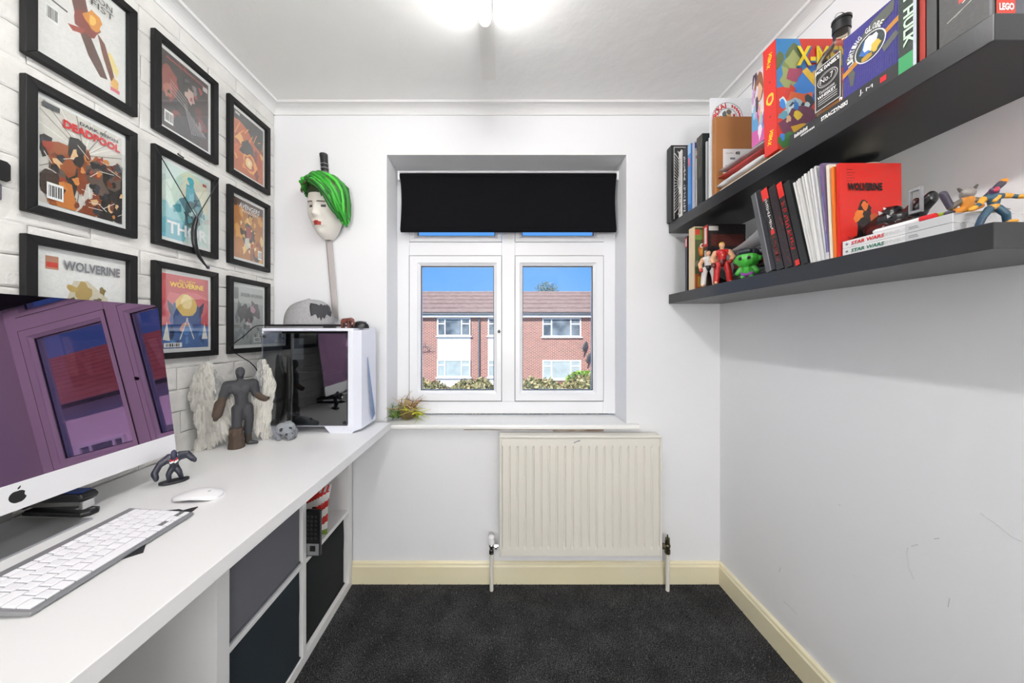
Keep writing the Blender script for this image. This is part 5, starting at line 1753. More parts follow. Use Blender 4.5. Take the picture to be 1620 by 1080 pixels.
for i, chh in enumerate('TROKAI'):
    an = math.radians(185 - i * 17)
    px_, pz_ = (cx + .255 * math.cos(an)) * .20, (cz + .255 * .485 * math.sin(an)) * .412
    rt = Vector((math.sin(an), 0, -math.cos(an)))
    text('emblem_lettering', chh, (px_, -.0012, pz_), rt, Vector((math.cos(an), 0, math.sin(an))), .020, INKR, cd_, thick=.0004, bold=.03)
mb = MB()
for i in range(6):
    an = math.radians(68 - i * 13)
    px_, pz_ = (cx + .255 * math.cos(an)) * .20, (cz + .255 * .485 * math.sin(an)) * .412
    mb.box((px_ - .003, -.0016, pz_ - .006), (px_ + .003, -.0012, pz_ + .006))
mb.build('emblem_strokes', INKR, cd_)
# brown cardboard folder
bf = thing('cardboard_folder', 'brown cardboard envelope with a white address label', 'folder', (.862, 1.284, Z2b))
mb = MB().box((0, 0, 0), (.205, .022, .318)); mb.build('sleeve', mat('brown_card', (164, 110, 62), .7, var=(8, .5, (146, 92, 48))), bf, bevel=.003)
lb = MB().box((.030, -.0012, .085), (.17, -.0002, .185)).build('address_label', mat('label_paper', (226, 226, 226), .6), bf)
text('lettering', '48', (.088, -.0016, .168), RF, US, .014, INK, lb, bold=.02); text('lettering', 'Royal Mail', (.055, -.0016, .167), RF, US, .006, INK, lb)
MB().box((.058, -.0018, .142), (.078, -.0014, .150)).box((.04, -.0018, .115), (.062, -.0014, .119)).box((.04, -.0018, .108), (.058, -.0014, .112)).box((.04, -.0018, .101), (.054, -.0014, .105)).build('label_print', INKGREY, lb)
# pile of mailing bags and papers lying flat
def flat_pile(name, label, cat, y0, y1, x0, x1, z0, z1, m, wob, seed, tilt=0):
    t = thing(name, label, cat, ((x0 + x1) / 2, (y0 + y1) / 2, z0), (tilt, 0, 0))
    mb = MB()
    N = 16
    for j in range(9):
        for i in range(N + 1):
            u = i / N
            a = math.pi * j / 8
            sz = math.copysign(abs(math.cos(a)) ** .6, math.cos(a))
            x = -(x1 - x0) / 2 + (x1 - x0) * .5 * (1 - math.sin(a) * 1.0)
    r = random.Random(seed)
    h = z1 - z0
    vs = []
    M_ = 14
    for i in range(N + 1):
        u = i / N
        for j in range(M_):
            a = 2 * math.pi * j / M_
            cx = math.copysign(abs(math.cos(a)) ** .45, math.cos(a)); sz = math.copysign(abs(math.sin(a)) ** .8, math.sin(a))
            w_ = wob * math.sin(9 * u + 2 * cx + seed) + wob * .5 * math.sin(23 * u + j)
            e = math.sin(math.pi * min(max(u, .03), .97)) ** .25
            vs.append(((x1 - x0) / 2 * cx + w_, -(y1 - y0) / 2 + (y1 - y0) * u, max(0.0005, h / 2 + h / 2 * sz * e + (w_ if sz > 0 else 0))))
    fs = [(i * M_ + j, i * M_ + (j + 1) % M_, (i + 1) * M_ + (j + 1) % M_, (i + 1) * M_ + j) for i in range(N) for j in range(M_)]
    fs += [tuple(range(M_ - 1, -1, -1)), tuple(range(N * M_, (N + 1) * M_))]
    mb.add(vs, fs)
    mb.build('sleeve', m, t, smooth='all')
    return t
for i, (c, dz) in enumerate((('#c9b48c', 0), ('#d8d4ca', .0045), ('#b98c5c', .009))):
    tag(MB().box((.862 + .003 * i, .985, Z2b + .0005 + dz), (1.06, 1.268 - .004 * i, Z2b + dz + .0042)).build('paper_folder', cmat(c, .8), bevel=.0006), ['buff paper folder lying flat at the bottom of the shelf pile', 'pale paper folder lying second in the shelf pile', 'tan paper folder lying third in the shelf pile'][i], 'folder', 'paper folders lying on the upper shelf')
FOIL = lambda n, c: mat(n, c, .25, bump=(40, .3))
flat_pile('mailing_bag', 'crumpled white plastic mailing bag lying on paper folders', 'bag', 1.050, 1.272, .858, 1.06, Z2b + .014, Z2b + .042, FOIL('white_poly', (214, 214, 216)), .003, 2)
t = flat_pile('mailing_bag', 'red striped plastic mailing bag lying under the grey one', 'bag', 1.055, 1.272, .862, 1.05, Z2b + .050, Z2b + .066, FOIL('red_poly', (186, 60, 54)), .002, 6, .03)
t = flat_pile('mailing_bag', 'glossy grey plastic mailing bag on top of the pile', 'bag', 1.060, 1.272, .866, 1.05, Z2b + .076, Z2b + .092, FOIL('grey_poly', (170, 170, 172)), .002, 9, .05)
# doll box
db = thing('toy_box', 'pink, blue and white printed toy box behind the red box', 'box', (.900, 1.085, Z2b + .108))
MB().box((0, 0, 0), (.19, .060, .255)).build('carton', cmat('#d8c8d8'), db, bevel=.001)
for nm, O, r_d, w in (('front_print', (0, -.0004, 0), RF, .19), ('end_print', (-.0004, .060, 0), RS, .060)):
    a = Art(O, r_d, US, w, .255, '#e8dfe8', 8)
    a.poly([(0, 0), (1, 0), (1, .35), (0, .55)], '#5a9ccf').poly([(0, 0), (1, 0), (1, .16), (0, .22)], '#cf5fa8').poly([(0, .50), (1, .30), (1, .36), (0, .56)], '#f2f2f4')
    a.scatter(12, (.1, .1, .9, .5), (.06, .14), ['#e89ac8', '#8ccbe4', '#f4e6f0', '#b8408c', '#f0d070'])
    a.blob(.55, .75, .34, .20, '#8c5a3c', 0, .2).blob(.55, .70, .22, .12, '#dcb294', 0, .15).scatter(6, (.05, .55, .4, .95), (.05, .12), ['#4a3a52', '#c8a0d0', '#e6d8e8'])
    a.build(nm, db)
# red box
rb = thing('comic_box_set', 'red boxed comic set with X-MEN lettering on the upper shelf', 'box', (.858, .990, Z2b + .0155), (-.02, 0, 0))
MB().box((0, 0, 0), (.245, .048, .350)).build('slipcase', cmat('#d8281e'), rb, bevel=.0015)
a = Art((-.0005, .048, 0), RS, US, .048, .350, '#d8281e', 1)
a.blob(.5, .50, .30, .055, '#f0c83a', 0, .08).blob(.5, .50, .18, .03, '#d8281e', 0, .1).blob(.5, .66, .06, .01, '#7a1410', 0, .1).blob(.5, .34, .06, .01, '#7a1410', 0, .1)
s_ = a.build('spine_print', rb)
text('spine_lettering', 'X-MEN', (-.0012, .024, .300), (0, -.25, 1), (0, -1, -.25), .014, INKY, s_, width=.045, bold=.03); text('spine_lettering', 'X-MEN', (-.0012, .024, .050), (0, -.25, 1), (0, -1, -.25), .014, INKY, s_, width=.045, bold=.03)
a = Art((0, -.0006, 0), RF, US, .245, .350, '#d6301f', 12)
a.poly([(0, 1), (.30, 1), (.44, .62), (0, .55)], '#2c7cb8').scatter(8, (.02, .6, .35, .85), (.06, .12), ['#7c8a4a', '#5a6a40', '#98a060', '#a03a5a'])
a.blob(.44, .56, .30, .16, '#1f6cc0', .5, .2).blob(.36, .58, .16, .10, '#2f86dc', .2, .3).blob(.52, .66, .09, .07, '#e6b23a', 0, .2).blob(.55, .62, .06, .05, '#c98a6a', 0, .2).line((.36, .72), (.70, .42), .010, '#f0c62e').blob(.72, .40, .18, .10, '#e8c02c', .6, .3)
a.blob(.28, .42, .18, .10, '#e0622a', .2, .3).blob(.22, .36, .16, .09, '#a8c8d4', .1, .4).scatter(8, (.05, .28, .45, .46), (.03, .07), ['#22303a', '#d8ecf0', '#5a9ab0'])
a.blob(.66, .22, .20, .16, '#1d5fb4', .4, .3).blob(.30, .22, .24, .14, '#6a2c4e', .1, .3).blob(.30, .14, .12, .10, '#e8b62c', .2, .3).blob(.56, .10, .16, .08, '#f08a2c', .1, .3).blob(.12, .08, .12, .07, '#3a7a3a', 0, .3).scatter(16, (.05, .04, .95, .5), (.02, .05), ['#f2d23a', '#1a1a22', '#2f86dc', '#c83a24', '#d8b088'])
s_ = a.build('front_print', rb)
text('title_lettering', 'X-MEN', (.150, -.0035, .290), (1, 0, 0), (0, 0, 1), .066, cmat('#2c6ca0'), s_, width=.175, bold=.05, thick=.0002)
text('title_lettering', 'X-MEN', (.147, -.0038, .293), (1, 0, 0), (0, 0, 1), .062, INKY, s_, width=.170, bold=.03, thick=.0004)
# lying omnibus
ob = thing('hardback_book', 'thick black hardback lying flat with white spine lettering', 'book', (.862, .690, Z2b), group='books on the upper shelf')
mb = MB(); mb.box((0, 0, 0), (.20, .262, .003)).box((0, 0, .031), (.20, .262, .034)).box((0, 0, .003), (.003, .262, .031)); mb.build('cover', cmat('#2e2f31'), ob)
MB().box((.003, .004, .003), (.196, .258, .031)).build('pages', PAGES, ob)
text('spine_lettering', 'STRACZYNSKI', (-.0006, .135, .019), RS, US, .011, INKW, ob, width=.066, bold=.045); text('spine_lettering', 'J.', (-.0006, .072, .020), RS, US, .014, INKW, ob, bold=.02); text('spine_lettering', 'M', (-.0006, .055, .019), RS, US, .008, INKW, ob, width=.014)
mb = MB()
for i in range(9):
    mb.box((-.0010, .2435 - i * .0046, .017), (-.0005, .2462 - i * .0046, .027 - .002 * (i % 2)))
    mb.box((-.0010, .2235 - i * .0046, .009), (-.0005, .2262 - i * .0046, .014))
mb.build('small_lettering', INKW, ob)
MB().box((-.0008, .022, .012), (-.0002, .034, .024)).build('red_mark', INKR, ob)
BZ = Z2b + .0345
# square bottle
wk = thing('whiskey_bottle', 'square glass whiskey bottle with black label and black cap', 'bottle', (.905, .847, BZ), (0, 0, .02))
def sq(w, z, r=.012):
    pts = []
    for (cx, cy, a0) in ((w - r, w - r, 0), (-w + r, w - r, 90), (-w + r, -w + r, 180), (w - r, -w + r, 270)):
        for k in range(5):
            a = math.radians(a0 + 90 * k / 4)
            pts.append((cx + r * math.cos(a), cy + r * math.sin(a), z))
    return pts
prof_b = [(.034, .0, .010), (.038, .004, .010), (.038, .140, .010), (.037, .152, .014), (.032, .170, .022), (.0215, .182, .0213), (.0172, .192, .0170), (.0168, .222, .0166)]
vs = []
for (w, z, r) in prof_b: vs += sq(w, z, min(r, w - .0001))
mb = MB(); n = 20
fs = [(i * n + j, i * n + (j + 1) % n, (i + 1) * n + (j + 1) % n, (i + 1) * n + j) for i in range(len(prof_b) - 1) for j in range(n)]
fs += [tuple(range(n - 1, -1, -1)), tuple(range((len(prof_b) - 1) * n, len(prof_b) * n))]
mb.add(vs, fs)
mb.build('glass', glass_mat('bottle_glass', (236, 230, 214), .06), wk, smooth=True)
mb = MB(); vs = []
for (w, z, r) in [(.034, .004, .008), (.0355, .006, .008), (.0355, .050, .008)]: vs += sq(w, z, r)
mb.add(vs, [(i * n + j, i * n + (j + 1) % n, (i + 1) * n + (j + 1) % n, (i + 1) * n + j) for i in range(2) for j in range(n)] + [tuple(range(n - 1, -1, -1)), tuple(range(2 * n, 3 * n))])
mb.build('whiskey', mat('amber_liquid', (176, 120, 60), .2), wk, smooth=True)
mb = MB().cyl((0, 0, .212), (0, 0, .238), .0185, .0182, 22).cyl((0, 0, .238), (0, 0, .245), .0200, .0196, 22); mb.build('cap', BLACKP, wk, smooth=True)
MB().tube(catmull([(-.018, 0, .243), (-.015, 0, .256), (0, 0, .263), (.015, 0, .256), (.018, 0, .243)], 4), .0009, 6).build('wire_loop', CHROME, wk)
a = Art((-.0386, .034, .014), RS, US, .068, .120, '#141416', 2)
a.mb.k = 0
for (u0, v0, u1, v1) in ((.02, .01, .98, .03), (.02, .97, .98, .99), (.02, .01, .05, .99), (.95, .01, .98, .99)):
    a.rect(u0, v0, u1, v1, '#cfcfcf')
for q in range(28):
    a0, a1 = 2 * math.pi * q / 28, 2 * math.pi * (q + 1) / 28
    for r0, r1 in ((.36, .385), (.30, .315)):
        a.mb.quad([a.P(.5 + r * math.cos(x), .62 + r * .42 * math.sin(x)) for r, x in ((r0, a0), (r0, a1), (r1, a1), (r1, a0))], '#d8d8d8')
a.k += 1
for v in (.22, .17, .12):
    a.line((.14, v), (.86, v), .0008, '#d8d8d8')
l_ = a.build('label', wk)
text('label_lettering', "JACK DANIEL'S", (-.0405, 0, .014 + .120 * .87), RS, US, .013, INKW, l_, width=.062, bold=.045); text('label_lettering', 'No.7', (-.0405, 0, .014 + .120 * .62), RS, US, .014, INKW, l_, width=.032)
text('label_lettering', 'Tennessee', (-.0405, 0, .014 + .120 * .38), RS, US, .009, INKW, l_, width=.040); text('label_lettering', 'WHISKEY', (-.0405, 0, .014 + .120 * .28), RS, US, .009, INKW, l_, width=.048, bold=.03)
# globe box
gb = thing('globe_box', 'blue box printed with a world map and globe', 'box', (.866, .688, BZ))
MB().box((0, 0, 0), (.12, .118, .150)).build('carton', cmat('#37348a'), gb, bevel=.001)
a = Art((-.0004, .118, 0), RS, US, .118, .150, '#3a368c', 3)
for k in range(26):
    a.rect(k / 26, 0, k / 26 + .012, 1, '#2f2c78')
a.k += 1
a.poly([(.05, .62), (.30, .78), (.55, .92), (.90, .98), (.88, .82), (.66, .72), (.46, .66), (.34, .56), (.22, .48), (.10, .50)], '#5a5e58').poly([(.06, .42), (.16, .44), (.24, .30), (.20, .12), (.14, .14), (.12, .30)], '#5a5e58').poly([(.70, .40), (.92, .50), (.96, .42), (.82, .34), (.74, .30)], '#5a5e58')
a.poly([(0, .34), (1, .62), (1, .70), (0, .42)], '#c98a2c')
for r, c in ((.27, '#e8e8ee'), (.25, '#2c3a3c')):
    a.poly([(.5 + r * math.cos(x), .55 + r * .787 * math.sin(x)) for x in [2 * math.pi * k / 30 for k in range(30)]], c)
a.blob(.42, .56, .10, .12, '#2f6cb8', 0, .3).blob(.52, .60, .13, .12, '#f2f2f2', .4, .25).blob(.60, .50, .08, .07, '#d8b84a', 0, .3).blob(.44, .42, .10, .04, '#b8922c', 0, .3)
pr = a.build('front_print', gb)
for i, chh in enumerate('LIGHTING GLOBE'):
    an = math.radians(196 - i * 11.2)
    if chh == ' ': continue
    y_, z_ = .118 - (.5 + .335 * math.cos(an)) * .118, (.55 + .335 * .787 * math.sin(an)) * .150
    text('box_lettering', chh, (-.0045, y_, z_), Vector((0, -math.sin(an), -math.cos(an))), Vector((0, -math.cos(an), math.sin(an))), .0125, INKW, pr, width=.0062, bold=.02)
# near end: green spine and others
b = book('green and black hardback with PLANET HULK spine lettering', .657, .030, .858, Z2b, .272, .180, '#1c2420', lean=.0)
a = spine_art(b, .272, '#20302a', 4); a.rect(0, 0, 1, .13, '#2f9a5c').rect(0, .80, 1, 1, '#37a868').rect(.82, 0, 1, 1, '#c8d0dc').build('spine_print', b)
text('spine_lettering', 'PLANET HULK', (-.0022, -.018, .150), (0, 0, -1), (0, -1, 0), .017, mat('mint_ink', (206, 236, 210), .5), b, width=.20, bold=.03)
b = book('deep red hardback between the green and grey spines', .647, .009, .862, Z2b, .270, .170, '#9c2412')
b = book('charcoal hardback beside the deep red spine', .630, .015, .862, Z2b, .270, .175, '#3a3b3a')
lg = thing('toy_brick_box', 'black toy brick box on the near end of the upper shelf', 'box', (.862, .556, Z2b), group=None)
MB().box((0, 0, 0), (.19, .070, .27)).build('carton', cmat('#3c3c3c'), lg, bevel=.001)
a = Art((-.0004, .070, 0), RS, US, .070, .27, '#3e3e3e', 6)
a.rect(.92, 0, .97, 1, '#6a6a70').scatter(7, (.35, .34, .75, .5), (.03, .08), ['#c8c8c4', '#8a8a86', '#55524a'], asp=.4).blob(.55, .42, .10, .03, '#2c2c30', 0, .2)
a.rect(.38, .235, .50, .27, '#c8483c').rect(.50, .245, .68, .29, '#d8c43a').line((.16, .155), (.80, .22), .0007, '#b8b8b4').line((.30, .16), (.85, .24), .0005, '#9a9a96').line((.45, .225), (.62, .25), .0009, '#dcdcd8')
a.build('side_print', lg)
mb = MB().box((.004, -.0008, -.0), (.186, -.0003, .27)); mb.build('end_panel', cmat('#5c5e66', .5), lg)
e_ = MB().box((.002, -.0016, .0005), (.034, -.0009, .030)).build('logo_tile', cmat('#d8402c'), lg)
text('logo_lettering', 'LEGO', (.018, -.0020, .013), RF, US, .013, INKW, e_, width=.026, bold=.05)
# ---- lower shelf
G2_ = 'books on the lower shelf'
b = book('slim dark book with a red and white spine top next to the window wall', 1.480, .016, .862, Z1b, .256, .150, '#23202a', group=G2_)
a = spine_art(b, .256, '#262230', 1); a.rect(0, .80, 1, .97, '#c8302c').rect(.3, .82, .7, .95, '#e8e0e0').rect(.3, .2, .7, .7, '#4a4654').build('spine_print', b)
b = book('cream edged book with green and orange cover facing the room', 1.428, .040, .862, Z1b, .282, .150, '#dcc6a2', group=G2_)
a = face_art(b, .004, .14, .275, '#4a5a34', 2, .003)
a.rect(0, .80, .5, .96, '#6a8a3a').rect(0, .88, .16, .97, '#c8402c').blob(.25, .62, .14, .10, '#d8702c', 0, .2).blob(.22, .60, .06, .05, '#e8a84a').rect(0, .0, 1, .24, '#a8522a').rect(.08, .03, .60, .20, '#c89a34').scatter(8, (.05, .28, .8, .5), (.04, .08), ['#8a8a74', '#2c3424', '#b8b49c'])
pr = a.build('cover_print', b)
text('cover_lettering', 'CO', (.045, -.0445, .195), RF, US, .022, INKW, pr, bold=.03)
b = book('dark comic collection with a grey picture and red title', 1.388, .030, .898, Z1b, .280, .165, '#241c1e', group=G2_)
a = spine_art(b, .28, '#1c1a1c', 3); a.rect(0, .66, 1, .99, '#c8302c').rect(.25, .70, .75, .96, '#e4dcdc').rect(.25, .3, .75, .6, '#c8c8c8').build('spine_print', b)
a = face_art(b, 0, .165, .28, '#241e20', 3); a.rect(.02, .90, .28, .97, '#d8d4d0').rect(.08, .66, .95, .84, '#5c2620').blob(.45, .38, .42, .24, '#8a8c8e', 0, .12).blob(.55, .35, .2, .16, '#b4b6b8', 0, .3).rect(0, 0, 1, .1, '#3a2018').build('cover_print', b)
DV = [('#26282c', 'bottom'), ('#1c1c20', 'second lowest'), ('#34363a', 'third lowest'), ('#202024', 'fourth lowest'), ('#7a2420', 'fifth lowest'), ('#1e2024', 'sixth lowest'), ('#3a3c42', 'seventh lowest'), ('#18181c', 'topmost')]
for i, (c, nm) in enumerate(DV):
    t = thing('disc_case', '%s black disc case of the stack on the lower shelf' % nm if i != 4 else 'dark red disc case in the stack on the lower shelf', 'case', (.930 + .006 * (i % 3), 1.095 + .004 * (i % 2), Z1b + .0155 * i), (0, 0, .03 * ((i % 3) - 1)), 'disc cases stacked on the lower shelf')
    mb = MB().box((0, 0, .0004), (.135, .19, .0150)); mb.build('case', cmat(c, .3), t, bevel=.001)
    a = Art((-.0004, .185, .002), RS, US, .18, .0115, c, i); a.scatter(7, (.05, .2, .95, .8), (.02, .06), ['#b8b8b8', '#8a8a8e', '#5a1c1c', '#d8d8d8'], asp=4).build('spine_print', t)
pz = Z1b + .0155 * 8
t = thing('loose_papers', 'curled white papers lying on the disc cases', 'papers', (1.0, 1.230, pz))
for k in range(4):
    mb = MB(); N = 10
    vs = []
    for i in range(N + 1):
        for j in range(2):
            u = i / N
            vs.append((-.075 + .15 * j + .008 * k, -.10 + .19 * u - .01 * k, .001 + .003 * k + .055 * (1 - u) ** 2 * (1 - .3 * j) + .012 * (1 - j)))
    mb.add(vs, [(i * 2, i * 2 + 1, i * 2 + 3, i * 2 + 2) for i in range(N)])
    o = mb.build('sheet', mat('white_paper', (224, 224, 228), .8), t, smooth='all')
    so = o.modifiers.new('thickness', 'SOLIDIFY'); so.thickness = .0006
# martial arts figures and big head figure
SKN, HAIRB = '#d9a680', '#2c2422'
def fighter(label, loc, rotz, cloth, cloth2, hair, h, belt, lean):
    t = thing('action_figure', label, 'figure', loc, (lean, 0, rotz), 'action figures on the lower shelf')
    k = h / .165
    S = lambda *p: tuple(v * k for v in p)
    caps = [(S(-.014, 0, .080), .0125 * k, S(-.018, -.002, .045), .0105 * k, cloth), (S(-.018, -.002, .045), .0105 * k, S(-.020, .002, .012), .0105 * k, cloth),
            (S(.014, 0, .080), .0125 * k, S(.020, -.004, .045), .0105 * k, cloth), (S(.020, -.004, .045), .0105 * k, S(.024, .002, .012), .0105 * k, cloth),
            (S(-.020, 0, .008), .006 * k, S(-.022, -.016, .005), .0055 * k, SKN), (S(.024, 0, .008), .006 * k, S(.028, -.016, .005), .0055 * k, SKN),
            (S(0, 0, .084), .0150 * k, S(0, 0, .092), .0145 * k, belt), (S(0, 0, .098), .0145 * k, S(0, -.001, .120), .0165 * k, cloth2), (S(-.014, 0, .126), .0115 * k, S(.014, 0, .126), .0115 * k, cloth2),
            (S(0, -.010, .122), .006 * k, S(0, -.012, .112), .005 * k, SKN), (S(0, 0, .136), .0065 * k, S(0, -.002, .143), .007 * k, SKN), (S(0, -.002, .152), .0098 * k, S(0, -.003, .150), .0095 * k, SKN), (S(0, .003, .158), .0100 * k, S(0, .003, .154), .0100 * k, hair),
            (S(-.022, 0, .126), .0095 * k, S(-.033, -.004, .102), .0080 * k, SKN), (S(-.033, -.004, .102), .008 * k, S(-.030, -.016, .080), .0070 * k, SKN), (S(-.030, -.018, .076), .0078 * k, S(-.029, -.020, .070), .0075 * k, belt if belt != '#1f1f22' else '#b03028'),
            (S(.022, 0, .126), .0100 * k, S(.034, -.006, .104), .0088 * k, SKN), (S(.034, -.006, .104), .0085 * k, S(.026, -.020, .086), .0075 * k, SKN), (S(.025, -.022, .083), .0080 * k, S(.022, -.024, .080), .0075 * k, '#b03028')]
    figure('body', caps, PLASTIC, t, .0017, 2)
fighter('small figure in a white martial arts suit with black belt', (.880, 1.355, Z1b), -.5, '#dcdad8', '#e2e0de', HAIRB, .158, '#1f1f22', -.05)
fighter('small blond figure in a red martial arts suit', (.890, 1.285, Z1b), -.5, '#b8201f', '#b8201f', '#e0b43a', .174, '#5c1414', -.08)
gh = thing('vinyl_figure', 'big headed green vinyl figure with black hair and purple shorts', 'figure', (.893, 1.158, Z1b), (0, 0, -.95), 'action figures on the lower shelf')
GR, GR2 = '#3fa836', '#379430'
caps = [((-.012, 0, .010), .009, (-.010, 0, .022), .010, GR), ((.012, 0, .010), .009, (.010, 0, .022), .010, GR), ((-.009, 0, .020), .0115, (.009, 0, .020), .0115, '#8a4aa0'), ((0, 0, .030), .015, (0, 0, .040), .016, GR),
        ((-.020, 0, .040), .0095, (-.028, -.006, .024), .0085, GR2), ((.020, 0, .040), .0095, (.030, -.004, .026), .0095, GR2), ((-.010, 0, .072), .027, (.010, 0, .072), .027, GR), ((0, 0, .064), .026, (0, 0, .070), .028, GR), ((-.036, 0, .068), .007, (-.037, 0, .074), .007, GR2), ((.036, 0, .068), .007, (.037, 0, .074), .007, GR2),
        ((-.014, .004, .092), .0225, (.014, .004, .092), .0225, '#22262e'), ((0, .014, .080), .027, (0, .012, .074), .027, '#22262e'), ((-.016, -.016, .098), .009, (.012, -.020, .099), .008, '#262b34')]
figure('body', caps, PLASTIC, gh, .0018, 2)
mb = MB()
for s in (-1, 1): mb.sphere((s * .013, -.0275, .074), (.0055, .003, .0065), 10, 6)
mb.build('eyes', BLACKP, gh, smooth=True)
# leaning books
LEAN = .225
def lb_(label, y, th, c, h, d, x=.860, lean=LEAN, soft=False, **k):
    return book(label, y, th, x, Z1b + 0.0, h, d, c, lean=lean, group=G2_, soft=soft, **k)
b = lb_('grey edged black case leaning first in the tilted row', 1.000, .034, '#4c4e52', .285, .175)
a = spine_art(b, .285, '#55575b', 1); a.rect(.5, 0, .62, 1, '#8a8c90').rect(.62, 0, 1, 1, '#1c1c26').build('spine_print', b)
b = lb_('black hardback with a red spine top and white lettering, tilted', .969, .024, '#1a1a1c', .282, .175)
a = spine_art(b, .282, '#1a1a1c', 2); a.rect(0, .86, 1, 1, '#d8302a').rect(.25, .42, .8, .48, '#d8302a').build('spine_print', b)
spine_marks(b, .190, .110, .009, INKW, 5); spine_marks(b, .070, .085, .011, INKDR, 6)
b = lb_('dark maroon speckled hardback, tilted', .939, .026, '#241a20', .278, .170)
a = spine_art(b, .278, '#241a20', 3); a.scatter(12, (.1, .05, .9, .95), (.04, .12), ['#5c1a24', '#8a2024', '#30202a', '#4a2c38'], asp=.2).build('spine_print', b)
b = lb_('black hardback with a red spine top and red lettering, tilted', .916, .019, '#1a1618', .276, .170)
a = spine_art(b, .276, '#1a1618', 4); a.rect(0, .82, 1, 1, '#d8281e').rect(.3, .0, 1, .06, '#d8281e').build('spine_print', b)
spine_marks(b, .130, .16, .012, INKR, 7)
b = lb_('plain black hardback, last of the tilted dark row', .893, .020, '#26282a', .268, .165)
lw = [.215, .205, .195, .18, .165, .15, .135, .12]
whites = ['#d6d6d4', '#e2e2e0', '#cfcfce', '#dededc', '#e6e6e4', '#d2d2d2', '#e0e0e2', '#d8d8da']
ords = ['first', 'second', 'third', 'fourth', 'fifth', 'sixth', 'seventh', 'last']
y = .888
for i in range(8):
    y -= .0056
    t = book('%s thin white comic after the tilted black books' % ords[i], y, .0050, .862 + .002 * (i % 2), Z1b, .255 + .003 * i * .6, .168, whites[i], lean=lw[i], group='thin white comics on the lower shelf', soft=True, name='comic', cat='comic')
b = lb_('multicoloured purple and red paperback beside the white comics', .8335, .0075, '#8a7a9a', .262, .168, lean=.075, soft=True)
a = spine_art(b, .262, '#5a5a92', 6); a.scatter(14, (.1, .1, .9, .95), (.12, .3), ['#b84a52', '#8a3a44', '#e0dce4', '#3a4488', '#c8a0a8'], asp=.14).rect(0, 0, 1, .07, '#e0e0e4').build('spine_print', b)
b = lb_('cream spined paperback beside the orange one', .8255, .0070, '#e6dcc8', .250, .120, lean=.045, soft=True)
b = lb_('orange spined paperback behind the red cover', .8180, .0065, '#e2742a', .238, .120, lean=.03, soft=True)
b = lb_('bright red book with black WOLVERINE title facing the room', .8095, .0075, '#d4231a', .240, .158, x=.862, lean=.012, soft=True)
a = face_art(b, 0, .158, .240, '#d8261c', 7)
for k in range(5): a.line((.11, .93 - .03 * k), (.11 + .10 + .04 * (k % 2), .93 - .03 * k), .0006, '#5c1410')
a.blob(.42, .28, .18, .26, '#1c1416', .2, .3).blob(.40, .52, .10, .08, '#2a1a16', 0, .2).blob(.40, .54, .06, .05, '#e0702c', 0, .3).blob(.30, .44, .09, .05, '#e8802c', .5, .3).blob(.55, .42, .06, .05, '#d8642a', 0, .3).blob(.50, .22, .04, .04, '#e8905a', 0, .2).blob(.22, .14, .12, .10, '#a81c16', 0, .4).scatter(6, (.2, .1, .6, .4), (.03, .08), ['#141012', '#3a1a16'])
pr = a.build('cover_print', b)
text('title_lettering', 'WOLVERINE', (.062, -.0105, .178), RF, US, .020, INK, pr, width=.088, bold=.05)
# round cream tin
t = thing('round_tin', 'round cream tin standing behind the red book', 'tin', (1.079, .960, Z1b))
MB().lathe([(.041, 0), (.042, .004), (.042, .285), (.040, .290)], n=36).build('body', mat('cream_tin', (208, 200, 180), .6), t, smooth=True)
MB().lathe([(.0435, .270), (.0435, .296), (.042, .300)], n=36).build('lid', mat('cream_lid', (214, 208, 190), .5), t, smooth=True)
# two lying white volumes
OY0, OY1 = .607, .804
oz = Z1b
for i, (mi, lab) in enumerate(((INKG, 'lower white volume lying flat with green STAR WARS lettering'), (INKR, 'upper white volume lying flat with red STAR WARS lettering'))):
    t = thing('paperback_book', lab, 'book', (.862, OY0, oz), group=G2_)
    L = OY1 - OY0
    mb = MB(); mb.box((0, 0, .0003), (.135, L, .0013)).box((0, 0, .0167), (.135, L, .0177)).box((0, 0, .0013), (.001, L, .0167)); mb.build('cover', mat('white_cover', (226, 226, 228), .35), t)
    MB().box((.001, .001, .0013), (.134, L - .001, .0167)).build('pages', mat('white_pages', (206, 206, 208), .8, bump=(400, .3)), t)
    MB().box((-.0004, .001, .0005), (-.0001, .072, .0176)).build('grey_band', cmat('#c4c5c8'), t)
    text('spine_lettering', 'STAR WARS', (-.0008, L - .054, .009), RS, US, .0085, mi, t, width=.068, shear=.15, bold=.03)
    text('spine_lettering', 'OMNIBUS', (-.0008, L - .106, .009), RS, US, .0080, INKPALE, t, width=.042)
    MB().cyl((-.0003, L - .010, .009), (-.0010, L - .010, .009), .0028, n=12).build('badge', INKGREY, t)
    MB().box((-.0009, .052, .0100), (-.0005, .066, .0116)).box((-.0009, .050, .0066), (-.0005, .066, .0080)).build('small_print', INKGREY, t)
    oz += .0182
# black toy vehicle lying on the volumes
tv_ = thing('toy_vehicle', 'glossy black toy vehicle with silver decals on the white volumes', 'toy', (.925, .738, oz), (0, 0, .03))
KB = '#17171a'
caps = [((0, .085, .018), .014, (0, .040, .026), .019, KB), ((0, .040, .026), .019, (0, -.01, .024), .017, KB), ((0, .010, .036), .015, (0, .030, .038), .015, '#1c1a1c'), ((0, -.01, .022), .015, (0, -.050, .032), .014, KB), ((0, -.050, .034), .013, (.002, -.072, .046), .011, KB), ((0, -.020, .030), .012, (0, -.040, .044), .009, '#3a1214'),
        ((-.014, .060, .012), .010, (-.014, .020, .012), .010, '#3c1012'), ((-.016, 0, .010), .009, (-.016, -.055, .012), .009, KB), ((.016, .06, .010), .009, (.016, -.055, .012), .009, KB)]
figure('hull', caps, mat('gloss_toy', attr=True, rough=.25), tv_, .0018, 2)
